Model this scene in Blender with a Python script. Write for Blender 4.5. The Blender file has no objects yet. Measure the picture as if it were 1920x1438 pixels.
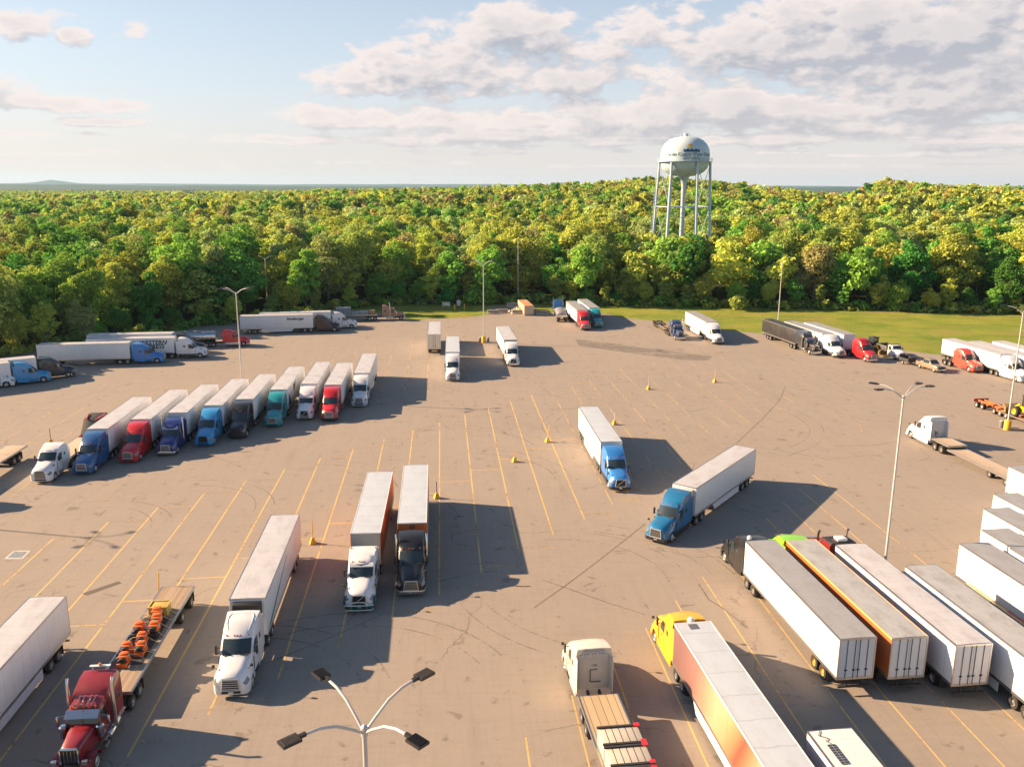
import bpy, bmesh, math, random
import numpy as np
from mathutils import Vector, Matrix
R = math.radians
scn = bpy.context.scene
COL = scn.collection

# ------------------------------------------------------------------ camera
CAM_F, CAM_P, CAM_ROLL, CAM_H = 1603.8, 0.2289, 0.0032, 33.43      # focal (px of a 1920 px frame), pitch down, roll, height
cd = bpy.data.cameras.new('camera'); cam = bpy.data.objects.new('camera', cd); COL.objects.link(cam)
cd.sensor_width = 36.0; cd.lens = CAM_F / 1920 * 36; cd.clip_start = 0.5; cd.clip_end = 60000
cam.matrix_world = Matrix.Translation((0, 0, CAM_H)) @ Matrix.Rotation(math.pi/2 - CAM_P, 4, 'X') @ Matrix.Rotation(CAM_ROLL, 4, 'Z')
scn.camera = cam

def ray(px, py):
    a, b = px - 960, -(py - 719)
    c, s = math.cos(CAM_ROLL), math.sin(CAM_ROLL)
    u, v = c*a - s*b, s*a + c*b
    return Vector((u, CAM_F*math.cos(CAM_P) + v*math.sin(CAM_P), -CAM_F*math.sin(CAM_P) + v*math.cos(CAM_P)))
def at(px, py, z=0.0):                    # where the sight line through a photo pixel meets height z
    d = ray(px, py); t = (z - CAM_H) / d.z
    return Vector((0, 0, CAM_H)) + d*t
def at_depth(px, py, y):
    d = ray(px, py); return Vector((0, 0, CAM_H)) + d*(y/d.y)
def to_px(x, y, z):
    dz = z - CAM_H
    fw = y*math.cos(CAM_P) - dz*math.sin(CAM_P); up = y*math.sin(CAM_P) + dz*math.cos(CAM_P)
    return 960 + CAM_F*x/fw, 719 - CAM_F*up/fw

# ------------------------------------------------------------------ exposure, sun, sky
scn.view_settings.view_transform = 'Standard'; scn.view_settings.look = 'None'
scn.view_settings.exposure = 1.6; scn.view_settings.gamma = 1.0
scn.view_settings.use_curve_mapping = False
SUN_EL, SUN_AZ = R(24.0), R(281.0)         # azimuth clockwise from +y
sd = bpy.data.lights.new('sun', 'SUN'); sun = bpy.data.objects.new('sun', sd); COL.objects.link(sun)
sd.energy = 5.0; sd.angle = R(0.5); sd.color = (1.0, 0.69, 0.425)
sdir = Vector((math.sin(SUN_AZ)*math.cos(SUN_EL), math.cos(SUN_AZ)*math.cos(SUN_EL), math.sin(SUN_EL)))
sun.rotation_euler = sdir.to_track_quat('Z', 'Y').to_euler()

world = bpy.data.worlds.new('World'); scn.world = world; world.use_nodes = True
WT = world.node_tree; WT.nodes.clear()
class NG:                                   # tiny node-graph helper
    def __init__(s, nt): s.nt = nt
    def n(s, t, **k):
        o = s.nt.nodes.new(t)
        for a, b in k.items(): setattr(o, a, b)
        return o
    def put(s, sock, v):
        if hasattr(v, 'links') or isinstance(v, bpy.types.NodeSocket): s.nt.links.new(v, sock)
        else: sock.default_value = v
    def m(s, op, a, b=0.0, c=None, clamp=False):
        o = s.n('ShaderNodeMath', operation=op, use_clamp=clamp); s.put(o.inputs[0], a); s.put(o.inputs[1], b)
        if c is not None: s.put(o.inputs[2], c)
        return o.outputs[0]
    def noise(s, vec, scale, det=4.0, rough=.55, dist=0.0):
        o = s.n('ShaderNodeTexNoise'); s.put(o.inputs['Vector'], vec)
        o.inputs['Scale'].default_value = scale; o.inputs['Detail'].default_value = det
        o.inputs['Roughness'].default_value = rough; o.inputs['Distortion'].default_value = dist
        return o.outputs[0]
    def comb(s, x, y, z=0.0):
        o = s.n('ShaderNodeCombineXYZ'); s.put(o.inputs[0], x); s.put(o.inputs[1], y); s.put(o.inputs[2], z); return o.outputs[0]
    def ss(s, v, lo, hi):
        o = s.n('ShaderNodeMapRange', interpolation_type='SMOOTHSTEP'); s.put(o.inputs[0], v)
        s.put(o.inputs[1], lo); s.put(o.inputs[2], hi); return o.outputs[0]
    def mix(s, f, a, b):
        o = s.n('ShaderNodeMix', data_type='RGBA'); s.put(o.inputs[0], f)
        for i, v in ((6, a), (7, b)):
            if isinstance(v, tuple): v = (*v[:3], 1.0)
            s.put(o.inputs[i], v)
        return o.outputs[2]
    def map(s, vec, sc=(1, 1, 1), rot=(0, 0, 0), loc=(0, 0, 0)):
        o = s.n('ShaderNodeMapping'); s.put(o.inputs[0], vec); o.inputs[1].default_value = loc; o.inputs[2].default_value = rot; o.inputs[3].default_value = sc
        return o.outputs[0]

def build_sky():
    g = NG(WT)
    sky = g.n('ShaderNodeTexSky', sky_type='NISHITA', sun_disc=False)
    sky.sun_elevation = SUN_EL; sky.sun_rotation = SUN_AZ
    sky.altitude = 200; sky.air_density = 1.0; sky.dust_density = 1.2; sky.ozone_density = 1.5
    tc = g.n('ShaderNodeTexCoord'); sp = g.n('ShaderNodeSeparateXYZ'); g.nt.links.new(tc.outputs['Generated'], sp.inputs[0])
    X, Y, Z = sp.outputs
    az = g.m('ARCTAN2', X, Y)
    el = g.m('DIVIDE', Z, g.m('SQRT', g.m('ADD', g.m('MULTIPLY', X, X), g.m('MULTIPLY', Y, Y))))
    def ae(px, py):
        d = ray(px, py); return math.atan2(d.x, d.y), d.z/math.hypot(d.x, d.y)
    # cloud banks: centre and half size in azimuth / elevation, weight
    banks = [(40, 45, 75, 26, .9), (128, 66, 30, 17, .95), (250, 62, 36, 24, .72), (95, 196, 150, 18, .95), (200, 199, 80, 14, .8),
             (195, 229, 95, 10, .85), (70, 250, 110, 8, .75), (330, 236, 40, 6, .5), (60, 290, 110, 5, .5), (205, 283, 60, 4, .5),
             (960, 62, 130, 48, 1.0), (830, 130, 210, 52, 1.0), (690, 150, 120, 32, .9), (1060, 150, 90, 48, 1.0), (790, 50, 40, 14, .5),
             (640, 222, 140, 22, .95), (800, 226, 170, 26, .9), (560, 262, 190, 10, .75), (900, 255, 260, 22, .9), (850, 288, 200, 8, .5),
             (1180, 55, 110, 42, .75), (1430, 80, 200, 70, 1.0), (1350, 105, 100, 34, .9), (1680, 60, 330, 75, 1.2), (1800, 120, 260, 60, 1.1),
             (1200, 215, 230, 38, 1.0), (1400, 200, 250, 40, 1.1), (1700, 190, 230, 34, 1.1), (1820, 195, 140, 30, 1.0), (1480, 262, 260, 14, .9),
             (1150, 262, 220, 14, .8), (1820, 262, 140, 9, .7), (1700, 292, 200, 8, .75), (1440, 288, 140, 6, .6), (700, 305, 300, 5, .62), (1100, 312, 260, 4, .6), (1600, 312, 280, 5, .62), (300, 312, 200, 4, .55), (1250, 20, 120, 14, .4),
             (1500, 150, 420, 110, .72), (1120, 120, 170, 70, .72), (1000, 235, 430, 40, .80), (1750, 240, 300, 30, .8), (2200, 120, 300, 90, 1.1), (-250, 150, 200, 60, .9)]
    def density(a, e):
        tot = None
        for (px, py, w, h, k) in banks:
            a0, e0 = ae(px, py); sa, se = w/1560, h/1560
            u = g.m('MULTIPLY', g.m('SUBTRACT', a, a0), 1/sa); v = g.m('MULTIPLY', g.m('SUBTRACT', e, e0), 1/se)
            r2 = g.m('ADD', g.m('MULTIPLY', u, u), g.m('MULTIPLY', v, v))
            b = g.m('MULTIPLY', g.m('EXPONENT', g.m('MULTIPLY', r2, -0.85)), k)
            tot = b if tot is None else g.m('MAXIMUM', tot, b)
        p = g.comb(g.m('MULTIPLY', a, 17.0), g.m('MULTIPLY', e, 34.0), 0.0)
        n1 = g.noise(p, 1.15, 12.0, .60, .25)
        w = g.n('ShaderNodeTexNoise'); g.put(w.inputs['Vector'], p); w.inputs['Scale'].default_value = 3.0; w.inputs['Detail'].default_value = 5
        wp = g.n('ShaderNodeVectorMath', operation='MULTIPLY_ADD'); g.put(wp.inputs[0], w.outputs[1]); wp.inputs[1].default_value = (.55, .55, .0); g.put(wp.inputs[2], p)
        puff = None
        for sc, k in ((1.5, .62), (4.2, .22)):
            v = g.n('ShaderNodeTexVoronoi', feature='SMOOTH_F1'); g.put(v.inputs['Vector'], wp.outputs[0]); v.inputs['Scale'].default_value = sc; v.inputs['Smoothness'].default_value = .45
            q = g.m('MULTIPLY', g.m('SUBTRACT', .45, v.outputs['Distance']), k); puff = q if puff is None else g.m('ADD', puff, q)
        low = g.ss(e, .02, .085)                                          # thin streaks low down, heaps higher up
        p2 = g.comb(g.m('MULTIPLY', a, 7.0), g.m('MULTIPLY', e, 120.0), 3.0)
        n3 = g.m('MULTIPLY', g.m('SUBTRACT', g.noise(p2, 1.0, 7.0, .6, .3), .5), g.m('SUBTRACT', 1.15, low))
        nn = g.m('ADD', g.m('ADD', g.m('MULTIPLY', g.m('SUBTRACT', n1, .5), 1.9), g.m('MULTIPLY', puff, g.m('ADD', g.m('MULTIPLY', low, .75), .15))), g.m('MULTIPLY', n3, 1.5))
        return g.m('ADD', g.m('SUBTRACT', g.m('MULTIPLY', tot, 1.2), .42), nn)
    d0 = density(az, el)
    d1 = density(g.m('SUBTRACT', az, .007), g.m('ADD', el, .008))         # towards the sun, up and to the left
    d2 = density(g.m('SUBTRACT', az, .010), g.m('ADD', el, .022))
    cover = g.ss(d0, -.02, .38)
    lit = g.m('ADD', g.m('ADD', g.m('MULTIPLY', g.m('SUBTRACT', d0, d1), 1.0), g.m('MULTIPLY', g.m('SUBTRACT', d0, d2), .95)), .62, clamp=True)
    thick = g.ss(d0, .25, 1.0)
    lit = g.m('SUBTRACT', lit, g.m('MULTIPLY', thick, .42), clamp=True)
    shade_col = g.mix(g.ss(el, 0.0, .17), (.66, .625, .655), (.51, .525, .59))
    ccol = g.mix(lit, shade_col, (1.04, .92, .87))
    bg1 = g.n('ShaderNodeBackground'); bg1.inputs[1].default_value = 0.05
    # pale dusty air low over the horizon
    band = g.m('EXPONENT', g.m('MULTIPLY', g.m('MAXIMUM', el, 0.0), -4.2))
    band = g.m('MULTIPLY', band, g.m('ADD', g.m('MULTIPLY', g.ss(Y, -.5, .35), .75), .25))
    g.put(bg1.inputs[0], g.mix(g.m('MULTIPLY', band, .92), sky.outputs[0], g.mix(g.ss(el, 0.0, .12), (5.9, 5.3, 5.15), (5.3, 5.55, 6.1))))
    bg2 = g.n('ShaderNodeBackground'); g.put(bg2.inputs[0], ccol); bg2.inputs[1].default_value = 0.31
    mx = g.n('ShaderNodeMixShader'); out = g.n('ShaderNodeOutputWorld')
    fade = g.m('MULTIPLY', g.ss(el, .001, .035), .92)
    g.put(mx.inputs[0], g.m('MULTIPLY', cover, fade)); g.nt.links.new(bg1.outputs[0], mx.inputs[1]); g.nt.links.new(bg2.outputs[0], mx.inputs[2])
    g.nt.links.new(mx.outputs[0], out.inputs[0])
build_sky()
world.cycles.sampling_method = 'MANUAL'; world.cycles.sample_map_resolution = 512
scn.cycles.max_bounces = 5; scn.cycles.diffuse_bounces = 1; scn.cycles.glossy_bounces = 2; scn.cycles.transparent_max_bounces = 6

# ------------------------------------------------------------------ materials
MATS = {}
def principled(name, col, rough=.5, metal=0.0, spec=.5, coat=0.0):
    m = bpy.data.materials.new(name); m.use_nodes = True; g = NG(m.node_tree)
    b = m.node_tree.nodes['Principled BSDF']
    b.inputs['Base Color'].default_value = (*col, 1); b.inputs['Roughness'].default_value = rough
    b.inputs['Metallic'].default_value = metal; b.inputs['Specular IOR Level'].default_value = spec
    b.inputs['Coat Weight'].default_value = coat; b.inputs['Coat Roughness'].default_value = .08
    return m, g, b
def mat(name, col, rough=.5, metal=0.0, dirt=.12, dirt_col=(.16, .13, .10), scale=.8, spec=.5, coat=0.0, bump=0.0):
    if name in MATS: return MATS[name]
    m, g, b = principled(name, col, rough, metal, spec, coat)
    if dirt:
        tc = g.n('ShaderNodeTexCoord'); n = g.noise(tc.outputs['Object'], scale, 6, .62)
        f = g.m('MULTIPLY', g.ss(n, .42, .78), dirt)
        g.put(b.inputs['Base Color'], g.mix(f, col, dirt_col))
        g.put(b.inputs['Roughness'], g.m('ADD', g.m('MULTIPLY', n, .25), max(.02, rough-.1)))
    MATS[name] = m; return m
def paint(name, col, rough=.34):
    return mat('paint_'+name, col, rough, dirt=.16 if max(col) > .3 else .05, dirt_col=(.16, .13, .10) if max(col) > .3 else (.10, .085, .07), coat=.5)
GLASS = mat('dark_glass', (.030, .045, .050), .05, dirt=0, spec=.8)
CHROME = mat('chrome', (.62, .62, .62), .16, 1.0, dirt=.10)
BRIGHT = mat('bright_trim', (.62, .64, .66), .28, .35, dirt=.1)
ALU = mat('aluminium', (.55, .55, .55), .38, 1.0, dirt=.2)
TYRE = mat('tyre_rubber', (.022, .021, .02), .85, dirt=.35, dirt_col=(.10, .085, .07), scale=3)
RIM = mat('rim_metal', (.48, .47, .45), .42, .8, dirt=.25)
RIMW = mat('rim_paint', (.55, .53, .50), .5, 0, dirt=.3)
RIMY = mat('rim_yellow', (.60, .36, .08), .5, 0, dirt=.3)
BLACK = mat('black_plastic', (.022, .022, .023), .55, dirt=.2)
FRAME = mat('frame_steel', (.03, .03, .032), .7, dirt=.4, dirt_col=(.12, .10, .08))
DARKIN = mat('grille_dark', (.012, .012, .013), .6, dirt=0)
LENS = mat('headlamp_lens', (.16, .17, .18), .10, .0, dirt=0, spec=.9)
AMBER = mat('amber_lens', (.55, .16, .02), .25, dirt=0)
REDL = mat('red_lens', (.42, .02, .02), .3, dirt=0)
PLATE = mat('plate_white', (.7, .7, .68), .5, dirt=.1)
YEL = mat('safety_yellow', (.72, .40, .015), .5, dirt=.25)
GALV = mat('galvanised_steel', (.54, .54, .53), .5, .3, dirt=.2, scale=.6)
WHITE_P = paint('white', (.71, .72, .73))

def wall_mat(name, col, dirt=.18, ribs=1.22, rough=.42, colour_fn=None):
    """trailer side sheet: riveted panel seams every ribs metres, road dirt"""
    if name in MATS: return MATS[name]
    m, g, b = principled(name, col, rough)
    tc = g.n('ShaderNodeTexCoord'); o = tc.outputs['Object']; sp = g.n('ShaderNodeSeparateXYZ'); g.put(sp.inputs[0], o)
    fr = g.m('FRACT', g.m('MULTIPLY', sp.outputs[0], 1/ribs)); seam = g.m('LESS_THAN', g.m('ABSOLUTE', g.m('SUBTRACT', fr, .5)), .018)
    n = g.noise(g.map(o, (.6, .6, .9)), 1.0, 7, .65); n2 = g.noise(g.map(o, (2.5, 2.5, .22)), 1.0, 4, .6)
    f = g.m('MULTIPLY', g.ss(g.m('ADD', g.m('MULTIPLY', n, .6), g.m('MULTIPLY', n2, .4)), .45, .75), dirt)
    c = col if colour_fn is None else colour_fn(g, sp)
    c = g.mix(f, c, (.24, .20, .16)); c = g.mix(g.m('MULTIPLY', seam, .28), c, (.16, .15, .14))
    g.put(b.inputs['Base Color'], c)
    bp = g.n('ShaderNodeBump'); bp.inputs['Strength'].default_value = .25; bp.inputs['Distance'].default_value = .02
    g.put(bp.inputs['Height'], g.m('ADD', n, g.m('MULTIPLY', seam, -.6))); g.put(b.inputs['Normal'], bp.outputs[0])
    MATS[name] = m; return m
def roof_mat(name, col, dirt=.4, seam_d=1.22, metal=0.0, rough=.5):
    if name in MATS: return MATS[name]
    m, g, b = principled(name, col, rough, metal)
    tc = g.n('ShaderNodeTexCoord'); o = tc.outputs['Object']; sp = g.n('ShaderNodeSeparateXYZ'); g.put(sp.inputs[0], o)
    wob = g.m('MULTIPLY', g.noise(o, .9, 3), .5)
    fr = g.m('FRACT', g.m('MULTIPLY', g.m('ADD', sp.outputs[0], wob), 1/seam_d)); seam = g.m('LESS_THAN', g.m('ABSOLUTE', g.m('SUBTRACT', fr, .5)), .02)
    n = g.noise(g.map(o, (.5, 1.2, 1)), 1.0, 8, .68); n2 = g.noise(o, 5.0, 5, .6)
    f = g.m('MULTIPLY', g.ss(g.m('ADD', g.m('MULTIPLY', n, .75), g.m('MULTIPLY', n2, .25)), .42, .72), dirt)
    c = g.mix(f, col, (.20, .175, .15)); c = g.mix(g.m('MULTIPLY', seam, .22), c, (.14, .13, .12))
    g.put(b.inputs['Base Color'], c)
    bp = g.n('ShaderNodeBump'); bp.inputs['Strength'].default_value = .35; bp.inputs['Distance'].default_value = .03
    g.put(bp.inputs['Height'], g.m('ADD', g.noise(g.map(o, (1.6, .5, 1)), 1.0, 4), g.m('MULTIPLY', seam, .5))); g.put(b.inputs['Normal'], bp.outputs[0])
    MATS[name] = m; return m
WALL_W = wall_mat('trailer_white', (.72, .735, .75)); WALL_O = wall_mat('trailer_orange', (.50, .125, .03)); WALL_K = wall_mat('trailer_black', (.025, .025, .027))
WALL_S = wall_mat('trailer_ribbed_white', (.66, .69, .71), ribs=.45); WALL_T = wall_mat('trailer_tan', (.52, .43, .30), ribs=.3, dirt=.5)
def mural(g, sp):
    x = g.m('MULTIPLY', g.m('ADD', sp.outputs[0], g.m('MULTIPLY', sp.outputs[2], .55)), -1/16.0)
    r = g.n('ShaderNodeValToRGB'); g.put(r.inputs[0], x); e = r.color_ramp.elements
    e[0].position = 0.0; e[0].color = (.17, .085, .085, 1); e[1].position = .95; e[1].color = (.42, .13, .06, 1)
    for p, c in ((.18, (.24, .13, .115)), (.30, (.38, .23, .16)), (.42, (.50, .33, .21)), (.52, (.50, .28, .15)), (.60, (.45, .17, .085)), (.65, (.33, .075, .05)), (.70, (.45, .15, .08)), (.78, (.52, .27, .17)), (.86, (.46, .17, .09))):
        q = e.new(p); q.color = (*c, 1)
    return r.outputs[0]
WALL_MURAL = wall_mat('trailer_sunset_mural', (.5, .2, .1), dirt=.06, ribs=4.0, colour_fn=mural)
ROOF_W = roof_mat('roof_white', (.46, .475, .50)); ROOF_G = roof_mat('roof_grey', (.29, .305, .32), .45); ROOF_B = roof_mat('roof_bluish', (.44, .50, .56), .2, 2.4)
ROOF_OLD = roof_mat('roof_weathered', (.36, .38, .39), .65, .9)
def wood_mat(name, c1, c2, board=.15):
    if name in MATS: return MATS[name]
    m, g, b = principled(name, c1, .8)
    tc = g.n('ShaderNodeTexCoord'); o = tc.outputs['Object']; sp = g.n('ShaderNodeSeparateXYZ'); g.put(sp.inputs[0], o)
    q = g.m('MULTIPLY', sp.outputs[1], 1/board); idx = g.m('FLOOR', q); fr = g.m('FRACT', q)
    rn = g.n('ShaderNodeTexWhiteNoise', noise_dimensions='1D'); g.put(rn.inputs['W'], idx)
    n = g.noise(g.map(o, (.5, 6, 1)), 1.0, 6, .65)
    c = g.mix(g.m('ADD', g.m('MULTIPLY', rn.outputs[0], .55), g.m('MULTIPLY', n, .45)), c1, c2)
    c = g.mix(g.m('MULTIPLY', g.m('LESS_THAN', fr, .09), .7), c, (.04, .03, .02))
    c = g.mix(g.m('MULTIPLY', g.ss(g.noise(o, .7, 5, .6), .55, .75), .4), c, (.10, .07, .045))
    g.put(b.inputs['Base Color'], c); MATS[name] = m; return m
DECK = wood_mat('deck_boards', (.40, .31, .22), (.22, .155, .10)); DECK_P = wood_mat('deck_boards_pale', (.50, .41, .31), (.36, .28, .20), .3); DECK_TAN = wood_mat('deck_boards_tan', (.46, .37, .23), (.36, .27, .16), .5)
TARP_G = mat('tarp_grey', (.20, .21, .24), .6, dirt=.4, scale=1.5); TARP_K = mat('tarp_black', (.02, .02, .022), .6, dirt=.2)
RUST = mat('rusty_sheet', (.42, .20, .09), .8, dirt=.75, dirt_col=(.55, .42, .28), scale=.7)
ORANGE = mat('machine_orange', (.72, .14, .015), .45, dirt=.12)
CONC = mat('concrete', (.50, .44, .34), .85, dirt=.4, scale=1.2); STEELB = mat('steel_blue_grey', (.26, .32, .36), .45, .5, dirt=.3, scale=2)

# ------------------------------------------------------------------ mesh helpers
class MB:
    def __init__(s): s.v = []; s.f = []
    def add(s, vs, fs):
        n = len(s.v); s.v += [tuple(p) for p in vs]; s.f += [tuple(i+n for i in f) for f in fs]; return s
    def box(s, x0, x1, y0, y1, z0, z1):
        return s.add([(x0, y0, z0), (x1, y0, z0), (x1, y1, z0), (x0, y1, z0), (x0, y0, z1), (x1, y0, z1), (x1, y1, z1), (x0, y1, z1)],
                     [(3, 2, 1, 0), (4, 5, 6, 7), (0, 1, 5, 4), (1, 2, 6, 5), (2, 3, 7, 6), (3, 0, 4, 7)])
    def cyl(s, p0, p1, r0, r1=None, n=12, cap=True):
        r1 = r0 if r1 is None else r1
        p0, p1 = Vector(p0), Vector(p1); d = (p1-p0).normalized(); a = d.orthogonal().normalized(); b = d.cross(a); vs = []
        for p, r in ((p0, r0), (p1, r1)):
            for i in range(n):
                t = 2*math.pi*i/n; vs.append(p + a*(r*math.cos(t)) + b*(r*math.sin(t)))
        fs = [(i, (i+1) % n, n+(i+1) % n, n+i) for i in range(n)]
        if cap: fs += [tuple(reversed(range(n))), tuple(range(n, 2*n))]
        return s.add(vs, fs)
    def tube(s, path, r, n=8):
        rr = r if isinstance(r, (list, tuple)) else [r]*len(path)
        P = [Vector(p) for p in path]; vs = []; a = None
        for i, p in enumerate(P):
            d = (P[min(i+1, len(P)-1)] - P[max(i-1, 0)]).normalized()
            a = d.orthogonal().normalized() if a is None else (a - d*a.dot(d)).normalized()
            b = d.cross(a)
            for k in range(n):
                t = 2*math.pi*k/n; vs.append(p + a*(rr[i]*math.cos(t)) + b*(rr[i]*math.sin(t)))
        fs = [(i*n+k, i*n+(k+1) % n, (i+1)*n+(k+1) % n, (i+1)*n+k) for i in range(len(P)-1) for k in range(n)]
        fs += [tuple(reversed(range(n))), tuple(range((len(P)-1)*n, len(P)*n))]
        return s.add(vs, fs)
    def prism(s, poly, axis, a, b):                      # poly in the two other axes, extruded a..b along axis
        def mk(u, v, w): return {'x': (w, u, v), 'y': (u, w, v), 'z': (u, v, w)}[axis]
        n = len(poly); vs = [mk(u, v, a) for u, v in poly] + [mk(u, v, b) for u, v in poly]
        return s.add(vs, [tuple(range(n)), tuple(reversed(range(n, 2*n)))] + [(i, (i+1) % n, n+(i+1) % n, n+i) for i in range(n)])
    def lathe(s, prof, axis='z', n=24, o=(0, 0, 0)):       # prof of (r, h)
        vs = []
        for r, h in prof:
            for k in range(n):
                t = 2*math.pi*k/n; c, q = r*math.cos(t), r*math.sin(t)
                p = (c, q, h) if axis == 'z' else (c, h, q)
                vs.append((p[0]+o[0], p[1]+o[1], p[2]+o[2]))
        fs = [(i*n+k, i*n+(k+1) % n, (i+1)*n+(k+1) % n, (i+1)*n+k) for i in range(len(prof)-1) for k in range(n)]
        return s.add(vs, fs)
    def mesh(s, name, bevel=0.0, seg=2, smooth=35):
        me = bpy.data.meshes.new(name); me.from_pydata(s.v, [], s.f)
        bm = bmesh.new(); bm.from_mesh(me)
        bmesh.ops.recalc_face_normals(bm, faces=bm.faces)
        if bevel:
            es = [e for e in bm.edges if len(e.link_faces) == 2 and e.calc_face_angle(0) > R(30)]
            bmesh.ops.bevel(bm, geom=es, offset=bevel, segments=seg, profile=.5, affect='EDGES', clamp_overlap=True)
        bm.to_mesh(me); bm.free()
        if smooth:
            me.shade_smooth(); me.set_sharp_from_angle(angle=R(smooth))
        me.materials.append(None); return me
CACHE = {}
def cached(key, fn):
    if key not in CACHE: CACHE[key] = fn()
    return CACHE[key]
def obj(name, me, m=None, parent=None, loc=(0, 0, 0), rz=0.0, label=None):
    o = bpy.data.objects.new(name, me); COL.objects.link(o); o.location = loc; o.rotation_euler = (0, 0, rz)
    if parent is not None: o.parent = parent
    if m is not None:
        o.material_slots[0].link = 'OBJECT'; o.material_slots[0].material = m
    if label: o['label'] = label
    return o
def thing(name, label, cat, loc=(0, 0, 0), rz=0.0, group=None, me=None, m=None):
    o = obj(name, me, m, None, loc, rz); o['label'] = label; o['category'] = cat
    if group: o['group'] = group
    return o
def struct(name, me, m, loc=(0, 0, 0), kind='structure'):
    o = obj(name, me, m, None, loc); o['kind'] = kind; return o
def text_mesh(key, body, size, shear=0.0, bold=0.0, ext=.006, align='CENTER'):
    def mk():
        c = bpy.data.curves.new('t', 'FONT'); c.body = body; c.size = size; c.shear = shear; c.offset = bold
        c.extrude = ext; c.align_x = align; c.align_y = 'CENTER'; c.resolution_u = 3
        o = bpy.data.objects.new('t', c); COL.objects.link(o)
        bpy.context.view_layer.update()
        me = bpy.data.meshes.new_from_object(o.evaluated_get(bpy.context.evaluated_depsgraph_get()))
        bpy.data.objects.remove(o); me.materials.clear(); me.materials.append(None); return me
    return cached(('text', key), mk)

# ------------------------------------------------------------------ ground, tarmac, lawn
EDGE = [(-400, -200), (-150, 95), (-120, 138), (-98, 170), (-84, 187), (-73, 205), (-60, 216), (-40, 240), (-20, 244), (8, 243), (30, 241), (50, 239), (90, 234), (120, 229), (170, 222), (240, 212), (420, 190)]
EX = np.array([e[0] for e in EDGE], float); EY = np.array([e[1] for e in EDGE], float)
def edge_y(x): return np.interp(x, EX, EY)
RK = np.array([-1200, -540, -370, -258, -202, -60, 22, 100, 157, 247, 337, 381, 440, 527, 700, 1200], float)
RV = np.array([-4, -2, 0, 4, 7, 9, 12, 15, 21, 14, 3, 20, 14, 12, 15, 12], float)
def sstep(a, b, t):
    t = np.clip((t-a)/(b-a), 0, 1); return t*t*(3-2*t)
def ground_h(x, y):
    x = np.asarray(x, float); y = np.asarray(y, float)
    k = np.where(y > 100, x/np.maximum(y, 100)*900, 0)
    r = np.interp(k, RK, RV)
    up = sstep(300, 860, y); dn = sstep(1000, 2000, y)
    wob = 2.2*np.sin(x*.011+1)*np.sin(y*.008) * sstep(320, 600, y)
    return (r*up + wob)*(1-dn) - 11*dn + np.where(y > 1500, 5*np.sin(x*.0013+2)*np.sin(y*.0011), 0)*sstep(1500, 2500, y)

def ground_mesh():
    rad = [0, 60, 120, 180, 230, 280, 330, 390, 450, 520, 600, 690, 780, 870, 960, 1060, 1200, 1400, 1700, 2100, 2700, 3500, 4800, 6500, 9000, 13000, 20000, 32000]
    n = 180; vs = [(0, 0, -.03)]; fs = []
    for r in rad[1:]:
        for k in range(n):
            t = 2*math.pi*k/n; x, y = r*math.sin(t), r*math.cos(t)
            vs.append((x, y, float(ground_h(x, y)) - .03))
    for k in range(n): fs.append((0, 1+(k+1) % n, 1+k))
    for i in range(len(rad)-2):
        for k in range(n):
            a, b = 1+i*n+k, 1+i*n+(k+1) % n; fs.append((a, b, b+n, a+n))
    return MB().add(vs, fs).mesh('ground')
def ground_mat():
    m, g, b = principled('forest_floor', (.05, .06, .02), .95, spec=.1)
    tc = g.n('ShaderNodeTexCoord'); o = tc.outputs['Object']
    n = g.noise(o, .02, 6, .6); n2 = g.noise(o, .3, 5, .6)
    c = g.mix(n, (.03, .045, .014), (.075, .075, .025)); c = g.mix(g.ss(n2, .45, .7), c, (.05, .04, .022))
    g.put(b.inputs['Base Color'], c); return m
struct('ground', ground_mesh(), ground_mat())

UH = Vector((-.082, .9966, 0)); NH = Vector((.9966, .082, 0))           # along the stalls / across them
def un(n, u, z=0.0): return NH*n + UH*u + Vector((0, 0, z))

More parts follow.
